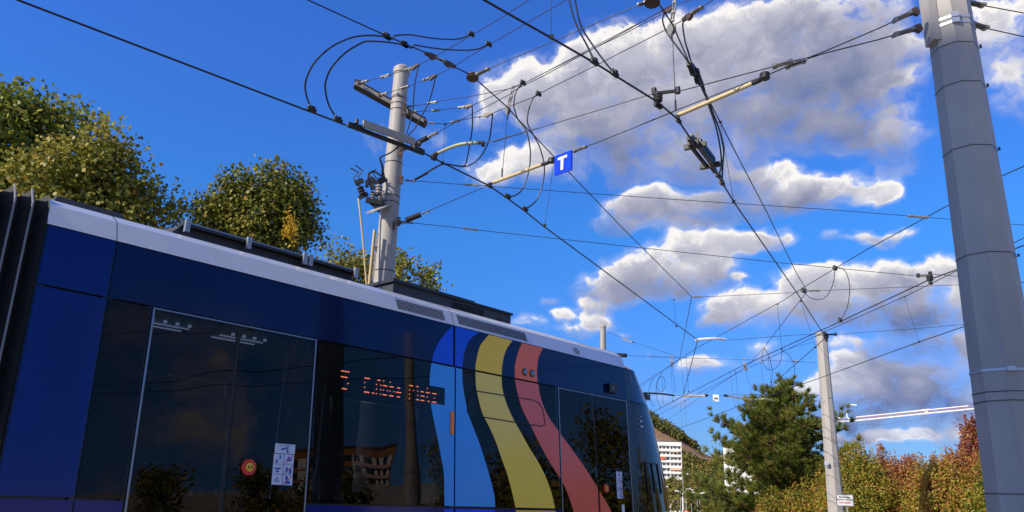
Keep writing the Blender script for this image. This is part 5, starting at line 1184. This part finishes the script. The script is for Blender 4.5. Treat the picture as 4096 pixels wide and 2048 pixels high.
pos = np.concatenate(pos); tn = np.concatenate(tn)
o = leaves('hillside_wood', pos, 2.3, tn, LM['far'], None, QUAD); o['kind'] = 'stuff'; o['label'] = 'autumn wood covering the far hillside'
GR = 'roadside trees beyond the tram nose'
lab = ['yellow-green tree at the tram nose edge below the white tower', 'golden roadside tree left of the tall lamp', 'orange-brown tree right of the white tower foot', 'green tree under the white tower right corner', 'yellow-green bushy tree left of the pine foot', 'small golden tree among the lamp posts', 'olive tree between the lamps and the pine', 'dark green tree behind the orange-brown one']
for (x, y, r, d, sh), lb in zip([(1668, 1240, 34, 185, .05), (1703, 1245, 34, 172, .18), (1752, 1225, 36, 190, .30), (1690, 1222, 22, 215, -.05), (1795, 1262, 34, 168, .08), (1735, 1262, 26, 164, .14), (1770, 1250, 36, 200, .0), (1730, 1215, 30, 230, -.15)], lab):
    base = azd(x, 1290, d); gz = groundz(base.x, base.y); loc = (base.x, base.y, gz); t = thing('roadside_tree', lb, 'tree', loc, GR); k = d / 1962
    lb_ = [(tuple(azd(x, y, d)), (r * k,) * 3), (tuple(azd(x + r * .5, y + r * .3, d)), (r * k * .7,) * 3), (tuple(azd(x - r * .5, y + r * .4, d)), (r * k * .7,) * 3), (tuple(azd(x, y - r * .5, d)), (r * k * .6,) * 3)]
    q, ou, tt_ = crown_pts(lb_, 130, 16, .3 * k * 9)
    leaves('crown', q, .42, tt_ + sh, LM['far'], t, QUAD, ou, loc)
    obj('trunk', trunk_mesh((0, 0, -.3), (0, 0, azd(x, y, d).z - gz), .2, [(.6, Vector(l[0]) - Vector(loc)) for l in lb_]), M['bark'], t)

# white tower block
TDist = 480; tr_ = azd(1714, 1112, TDist); ya = -math.atan2(tr_.x, tr_.y)
t = thing('apartment_tower', 'tall white apartment tower with rows of balconies at the hill foot', 'building', (tr_.x, tr_.y, -6)); t.rotation_euler = (0, 0, ya + .02)
H = tr_.z + 6; W = 32.; fl = 3.18; nfl = int(H // fl)
mb = MB(); mb.box((-W, 1.4, 0), (0, 14, H))
mb.box((-W, 0, 0), (-13.1, 1.4, H)); mb.box((-13.1, 0, H - 2.2), (0, 1.4, H)); mb.box((-.25, 0, 0), (0, 1.4, H - 2.2)); mb.box((-6.75, 0, 0), (-6.45, 1.4, H - 2.2))
obj('wall', mb, M['wallW'], t)
obj('roof', MB().box((-W - .2, -.2, H + .002), (.2, 14.2, H + .35)), M['roofslab'], t)
mb = MB()
for x in (-16.5, -12.5, -5.5): mb.box((x, 5, H + .35), (x + .12, 5.1, H + 1.6))
pieces('roof_aerial', mb, M['steel'], t)
for k in range(nfl):
    z1 = H - 2.2 - fl * k
    if z1 - 1.95 < 1: break
    for ci, (xa, xb) in enumerate(((-13.1, -6.75), (-6.45, -.25))):
        b = obj('balcony', MB().box((xa, -.12, z1 - 3.18), (xb, .06, z1 - 1.85)).box((xa, .06, z1 - 3.18), (xb, 1.4, z1 - 3.0)), M['wallC'], t)
        w = MB()
        for f in (.10, .36, .48, .74, .84): w.box((xa + (xb - xa) * f, 1.34, z1 - 1.9), (xa + (xb - xa) * (f + .085), 1.39, z1 - .35))
        pieces('window', w, M['pane'], t)
    w = MB(); w.box((-16.6, -.03, z1 - 1.6), (-15.9, -.005, z1 - .5)).box((-15.6, -.03, z1 - 1.6), (-14.8, -.005, z1 - .5)).box((-20, -.03, z1 - 1.6), (-18.8, -.005, z1 - .5))
    pieces('window', w, M['pane'], t)
def awn(k, xa, xb, m, drop=1.5): z = H - 2.25 - fl * k; obj('awning', MB().prism([(xa, -.05, z), (xb, -.05, z), (xb, -.9, z - drop), (xa, -.9, z - drop)], (0, -.04, -.02)), M[m], t)
awn(2, -12.9, -9.5, 'awnR', 1.3); awn(1, -6.2, -1.6, 'awnO', .5); awn(4, -6.3, -.3, 'awnO', 1.1)
# white building behind the pine
b0, b1 = azd(1819, 1127, 330), azd(2058, 1127, 330); t = thing('apartment_building', 'long white building half hidden behind the pine', 'building', (b0.x, b0.y, -5)); dx = (b1 - b0); L0_ = dx.length; t.rotation_euler = (0, 0, math.atan2(dx.y, dx.x))
H2 = b0.z + 5 + .4
obj('wall', MB().box((0, 0, 0), (L0_ * .32, 12, H2)).box((L0_ * .32, -1.5, 0), (L0_, 12, H2 - 1.5)), M['wallW'], t)
obj('roof', MB().box((-.3, -.3, H2 + .002), (L0_ * .32, 12.2, H2 + .3)).box((L0_ * .32 + .01, -1.8, H2 - 1.498), (L0_ + .3, 12.2, H2 - 1.2)), M['roofslab'], t)
for k in range(6):
    z = H2 - 2.6 - 3.1 * k
    if z < 1: break
    for x in np.arange(1.2, L0_ - 1.5, 2.4):
        y = -.03 if x < L0_ * .32 - 1.2 else -1.53
        if L0_ * .32 - 1.2 <= x <= L0_ * .32 + .1: continue
        obj('window', MB().box((x, y, z - 1.5), (x + 1.0, y + .025, z)), M['pane'], t)
# street lamps
GL = 'street lamps beyond the tram nose'
for (px, py, hx, hy, wpx), lb in zip([(715, 650, 762, 650, 7), (415, 873, 385, 872, 7), (676, 945, 620, 937, 6), (765, 905, 785, 905, 7), (855, 970, 850, 962, 6), (953, 935, 890, 922, 8), (993, 985, 1038, 972, 7)],
    ['tallest street lamp against the white tower corner', 'street lamp touching the tram nose', 'street lamp with head to the left before the golden tree', 'street lamp right beside the tallest one', 'short street lamp with small upright head', 'street lamp with long head pointing left', 'street lamp rightmost of the group, head pointing right']):
    d = 140; f = lambda x, y: Vector(atd(2560 + .239 * x, 1740 + .239 * y, d)); a = f(px, py); h = f(hx, hy); r = wpx * .239 / 3120 * d / 2 * 1.3
    gz = groundz(a.x, a.y); t = thing('street_lamp', lb, 'street lamp', (a.x, a.y, gz), GL); A0 = Vector((0, 0, a.z - gz)); Hh = h - Vector((a.x, a.y, gz))
    obj('post', MB().tube([(0, 0, -.2), A0 * .5, A0], [r * 1.25, r, r * .8], 10), M['lampgrey'], t, smooth=True)
    mid = A0.lerp(Hh, .45)
    obj('arm', MB().tube([A0 - Vector((0, 0, .05)), mid], r * .6, 8), M['lampgrey'], t)
    u = (Hh - A0); u = u if u.length > .3 else Vector((.5, 0, .1)); obj('lamp_head', MB().bar(mid, mid + u.normalized() * max(.7, u.length * .6), .30, .14), M['signwhite'], t)
# thick banner pole and red plate at the lower edge
a = Vector(atd(2560 + .239 * 711, 1740 + .239 * 985, 120)); gz = groundz(a.x, a.y)
t = thing('pole', 'plain thick white pole beside the tallest street lamp', 'pole', (a.x, a.y, gz)); obj('shaft', MB().tube([(0, 0, -.2), (0, 0, a.z - gz)], .075, 12), M['signwhite'], t, smooth=True); obj('pole_cap', MB().lathe((0, 0, a.z - gz), (0, 0, 1), [(0, .085), (.05, .085), (.07, .04)], 12), M['signwhite'], t)
a = Vector(atd(2744, 2056, 90)); gz = groundz(a.x, a.y); hw = .33; ya = -math.atan2(a.x, a.y); rz = Matrix.Rotation(ya, 3, 'Z')
t = thing('road_sign', 'small red square road sign with white disc at the bottom edge', 'sign', (a.x, a.y, gz)); zc = a.z - gz
obj('plate', MB().prism([rz @ Vector(p) for p in [(-hw, 0, zc - hw), (hw, 0, zc - hw), (hw, 0, zc + hw), (-hw, 0, zc + hw)]], rz @ Vector((0, .03, 0))), M['red'], t)
obj('disc', MB().lathe(rz @ Vector((0, -.004, zc)), rz @ Vector((0, -1, 0)), [(0, hw * .8), (.004, hw * .8)], 20), M['signwhite'], t)
obj('post', MB().tube([rz @ Vector((0, .06, -.2)), rz @ Vector((0, .06, zc))], .03, 8), M['steel'], t)
# crane
CD = 250; cf = lambda x, y: Vector(atd(3300 + .441 * x, 1480 + .441 * y, CD))
root = cf(0, 470); t = thing('tower_crane', 'white and orange tower crane jib low over the autumn shrubs', 'crane', (root.x, root.y, -4)); sh = tuple(t.location)
lo = [cf(-60, 476), cf(70, 471), cf(250, 463), cf(1395, 347)]; up0, up1 = cf(282, 428), cf(1300, 325)
obj('lower_chord', MB().tube(lo, .20, 8), M['craneW'], t, sh); obj('upper_chord', MB().tube([up0, up1], .15, 8), M['craneW'], t, sh)
mb = MB(); n = 30
for i in range(n):
    a0 = up0.lerp(up1, i / n); a1 = up0.lerp(up1, (i + .5) / n); b0_ = lo[2].lerp(lo[3], .02 + .9 * (i + .5) / n - .9 * .5 / n); b1_ = lo[2].lerp(lo[3], .02 + .9 * (i + .5) / n)
    mb.tube([a0, b1_], .055, 5); mb.tube([b1_, up0.lerp(up1, (i + 1) / n)], .055, 5)
mb.tube([up1, lo[3]], .06, 5)
cu0, cu1 = cf(-60, 446), cf(190, 432)
for i in range(8):
    a0 = cu0.lerp(cu1, i / 8); b_ = cf(-60, 476).lerp(cf(190, 466), (i + .5) / 8); mb.tube([a0, b_], .055, 5); mb.tube([b_, cu0.lerp(cu1, (i + 1) / 8)], .055, 5)
obj('lattice', mb, M['craneO'], t, sh)
obj('counter_chord', MB().tube([cu0, cu1], .15, 8), M['craneW'], t, sh)
obj('peak_post', MB().tube([cf(200, 388), cf(200, 430), cf(250, 463)], .2, 8), M['craneW'], t, sh)
obj('trolley', MB().bar(cf(640, 395), cf(950, 360), .5, .45).bar(cf(900, 385), cf(935, 382), .5, .9).bar(cf(430, 415), cf(640, 392), .3, .3), M['craneW'], t, sh)
obj('tie_rope', MB().tube([cf(90, 500), cf(550, 492), cf(1380, 365)], .02, 5), M['rope'], t, sh)
mb = MB()
for sx in (-.6, .6):
    for sy in (-.6, .6): mb.tube([Vector((root.x + sx, root.y + sy, -4)), Vector((root.x + sx, root.y + sy, root.z))], .09, 5)
for i in range(16):
    z0, z1 = -4 + (root.z + 4) * i / 16, -4 + (root.z + 4) * (i + 1) / 16; s = 1 if i % 2 else -1
    mb.tube([Vector((root.x - .6 * s, root.y - .6, z0)), Vector((root.x + .6 * s, root.y - .6, z1))], .05, 4)
obj('tower', mb, M['craneO'], t, sh)
t2 = thing('floodlight', 'small white floodlight on a thin post above the crane jib', 'lamp', tuple(cf(245, 455))); sh = tuple(t2.location)
obj('post', MB().tube([cf(245, 455), cf(245, 322)], .04, 6), M['steel'], t2, sh); obj('head', MB().bar(cf(228, 314), cf(288, 318), .35, .28), M['craneW'], t2, sh)

# ------------------------------------------------------------------ what stands beside and behind the camera (seen only mirrored in the tram, or added to cast shade)
NP = (TN * math.cos(R(4)) + Vector((0, 0, math.sin(R(4))))).normalized()
def mirror(x, y, dist):
    r = Vector(ray(x, y)).normalized(); t_ = (-5.8 * math.cos(R(4)) - NP.dot(Vector((0, 0, 0)))) / NP.dot(r); p = Vector(EYE) + r * t_
    q = r - NP * 2 * r.dot(NP); return p + q * (dist / math.hypot(q.x, q.y))
z4 = lambda x, y: (1000 + x * .3975, 1536 + y * .3975)
a, b = mirror(*z4(420, 655), 210), mirror(*z4(1440, 662), 210); dx = Vector((b.x - a.x, b.y - a.y, 0)); Lb = dx.length; ztop = (a.z + b.z) / 2
gz = 24.; t = thing('apartment_block', 'orange apartment block with pink balconies mirrored in the tram window', 'building', (a.x, a.y, gz)); t.rotation_euler = (0, 0, math.atan2(dx.y, dx.x)); Hb = ztop - gz
out_ = 1 if Vector((-dx.y, dx.x, 0)).dot(Vector((-a.x, -a.y, 0))) < 0 else -1          # the side facing the street is local -y or +y
obj('wall', MB().box((0, 0 if out_ > 0 else -14, 0), (Lb, 14 if out_ > 0 else 0, Hb)), M['orangewall'], t)
obj('roof', MB().box((-.3, (-.3 if out_ > 0 else -14.2), Hb + .003), (Lb + .3, (14.2 if out_ > 0 else .3), Hb + .5)), M['roofslab'], t)
fb = 2.85; bal = MB(); win = MB(); pan = MB(); dkr = MB()
def fbox(mbx, x0, x1, y0, y1, z0, z1): mbx.box((x0, min(-out_ * y0, -out_ * y1), z0), (x1, max(-out_ * y0, -out_ * y1), z1))
for k in range(int(Hb / fb)):
    z = Hb - 3.6 - fb * k
    if z < .5: break
    fbox(bal, Lb * .61, Lb * .985, .6, .75, z - .95, z + .05); fbox(dkr, Lb * .61, Lb * .985, .01, .05, z + .10, z + 1.75)
    for f in (.67, .79, .86, .94): fbox(pan, Lb * f, Lb * f + 1.0, .052, .075, z + .1, z + 1.75)
    for f in (.03, .14, .22, .40, .47, .53): fbox(win, Lb * f, Lb * f + 2.2, .01, .04, z, z + 1.5)
    for f in (.09, .30): fbox(pan, Lb * f, Lb * f + 2.0, .01, .05, z - .4, z + 1.9)
fbox(pan, Lb * .585, Lb * .605, .01, .8, 0, Hb - 1.8)
pieces('balcony', bal, M['pinkwall'], t); pieces('window', win, M['pane'], t); pieces('white_panel', pan, M['wallW'], t); pieces('loggia', dkr, M['pane'], t)
GB = 'trees across the street mirrored in the tram'
labs = ['dense tree opposite the tram rear, mirrored left of the double door', 'tall thin-topped tree opposite the double door', 'round dark tree opposite the door edge', 'dark tree below the mirrored orange block', 'tree mirrored right of the mirrored mast', 'autumn tree opposite the second door', 'broad tree opposite the cab door']
for (x, y, r, d), lb in zip([(400, 1250, 60, 42), (640, 1235, 65, 48), (760, 1290, 70, 44), (860, 1265, 52, 46), (1130, 1180, 60, 50), (1330, 1170, 75, 46), (1500, 1130, 110, 44)], labs):
    c = mirror(x * SX, y * SX, d); k = (d + 8) / 1962; loc = (c.x, c.y, groundz(c.x, c.y)); t = thing('street_tree', lb, 'tree', loc, GB)
    lb_ = [(tuple(c + Vector((random.uniform(-.5, .5), random.uniform(-.5, .5), random.uniform(-.5, .6))) * r * k), (r * k * .6,) * 3) for _ in range(6)] + [((c.x, c.y, c.z - r * k), (r * k * 1.0,) * 3), ((c.x, c.y, max(2.5, c.z - 2 * r * k)), (r * k * .9,) * 3)]
    q, ou, tt_ = crown_pts(lb_, 300, 14, .35); leaves('crown', q, .26, tt_, LM['linden'], t, QUAD, ou, loc)
    obj('trunk', trunk_mesh((0, 0, -.2), (0, 0, c.z - loc[2]), .2, []), M['bark'], t)
GE = 'trees right of the frame mirrored in the cab glass'
for (az_, d, hgt, r), lb in zip([(44, 36, 4.8, 2.4), (52, 33, 5.6, 2.6), (60, 30, 5.0, 2.3), (68, 32, 6.2, 2.8)], ['bushy tree right of the thick mast, out of frame', 'tall tree further right of the thick mast, out of frame', 'third tree right of the frame, rounder than its neighbours', 'tallest tree right of the frame']):
    c = Vector((d * math.sin(R(az_)), d * math.cos(R(az_)), hgt - r)); loc = (c.x, c.y, groundz(c.x, c.y)); t = thing('street_tree', lb, 'tree', loc, GE)
    lb_ = [(tuple(c + Vector((random.uniform(-.6, .6), random.uniform(-.6, .6), random.uniform(-.9, .6))) * r), (r * .6,) * 3) for _ in range(6)] + [(tuple(c), (r * .9,) * 3), ((c.x, c.y, 2.2), (r * .9,) * 3)]
    q, ou, tt_ = crown_pts(lb_, 280, 14, .35); leaves('crown', q, .26, tt_, LM['linden'], t, QUAD, ou, loc); obj('trunk', trunk_mesh((0, 0, -.2), (0, 0, c.z - loc[2]), .2, []), M['bark'], t)
a = mirror(1030 * SX, 900 * SX, 13); pm = mast('mast across the track mirrored in the tram window', (a.x, a.y), a.z + .6, .17, .13, 16, 'mast', True)
# unseen slim block added on the sunny side to shade the near mast
s_h = Vector((math.sin(R(SUN_AZ)), math.cos(R(SUN_AZ)), 0)); s_p = Vector((-s_h.y, s_h.x, 0)); org = Vector((RPX, RPY, 0)) + s_h * 46
t = thing('shade_tower', 'tall slim block added out of frame to shade the near mast', 'building', tuple(org)); t.rotation_euler = (0, 0, math.atan2(s_h.y, s_h.x)); Hs = azd(2400, 100, 7.3).z + 46 * math.tan(R(SUN_EL))
obj('wall', MB().box((0, -1.3, 0), (12, 2.6, Hs)), M['wallC'], t); obj('roof', MB().box((.3, -1.0, Hs + .002), (11.7, 2.3, Hs + .3)), M['roofslab'], t)
win = MB()
for k in range(10):
    for j in range(1): win.box((-.03, -.4 + j * 3.2, Hs - 3 - k * 2.9), (-.004, 1.6 + j * 3.2, Hs - 1.6 - k * 2.9))
pieces('window', win, M['pane'], t)
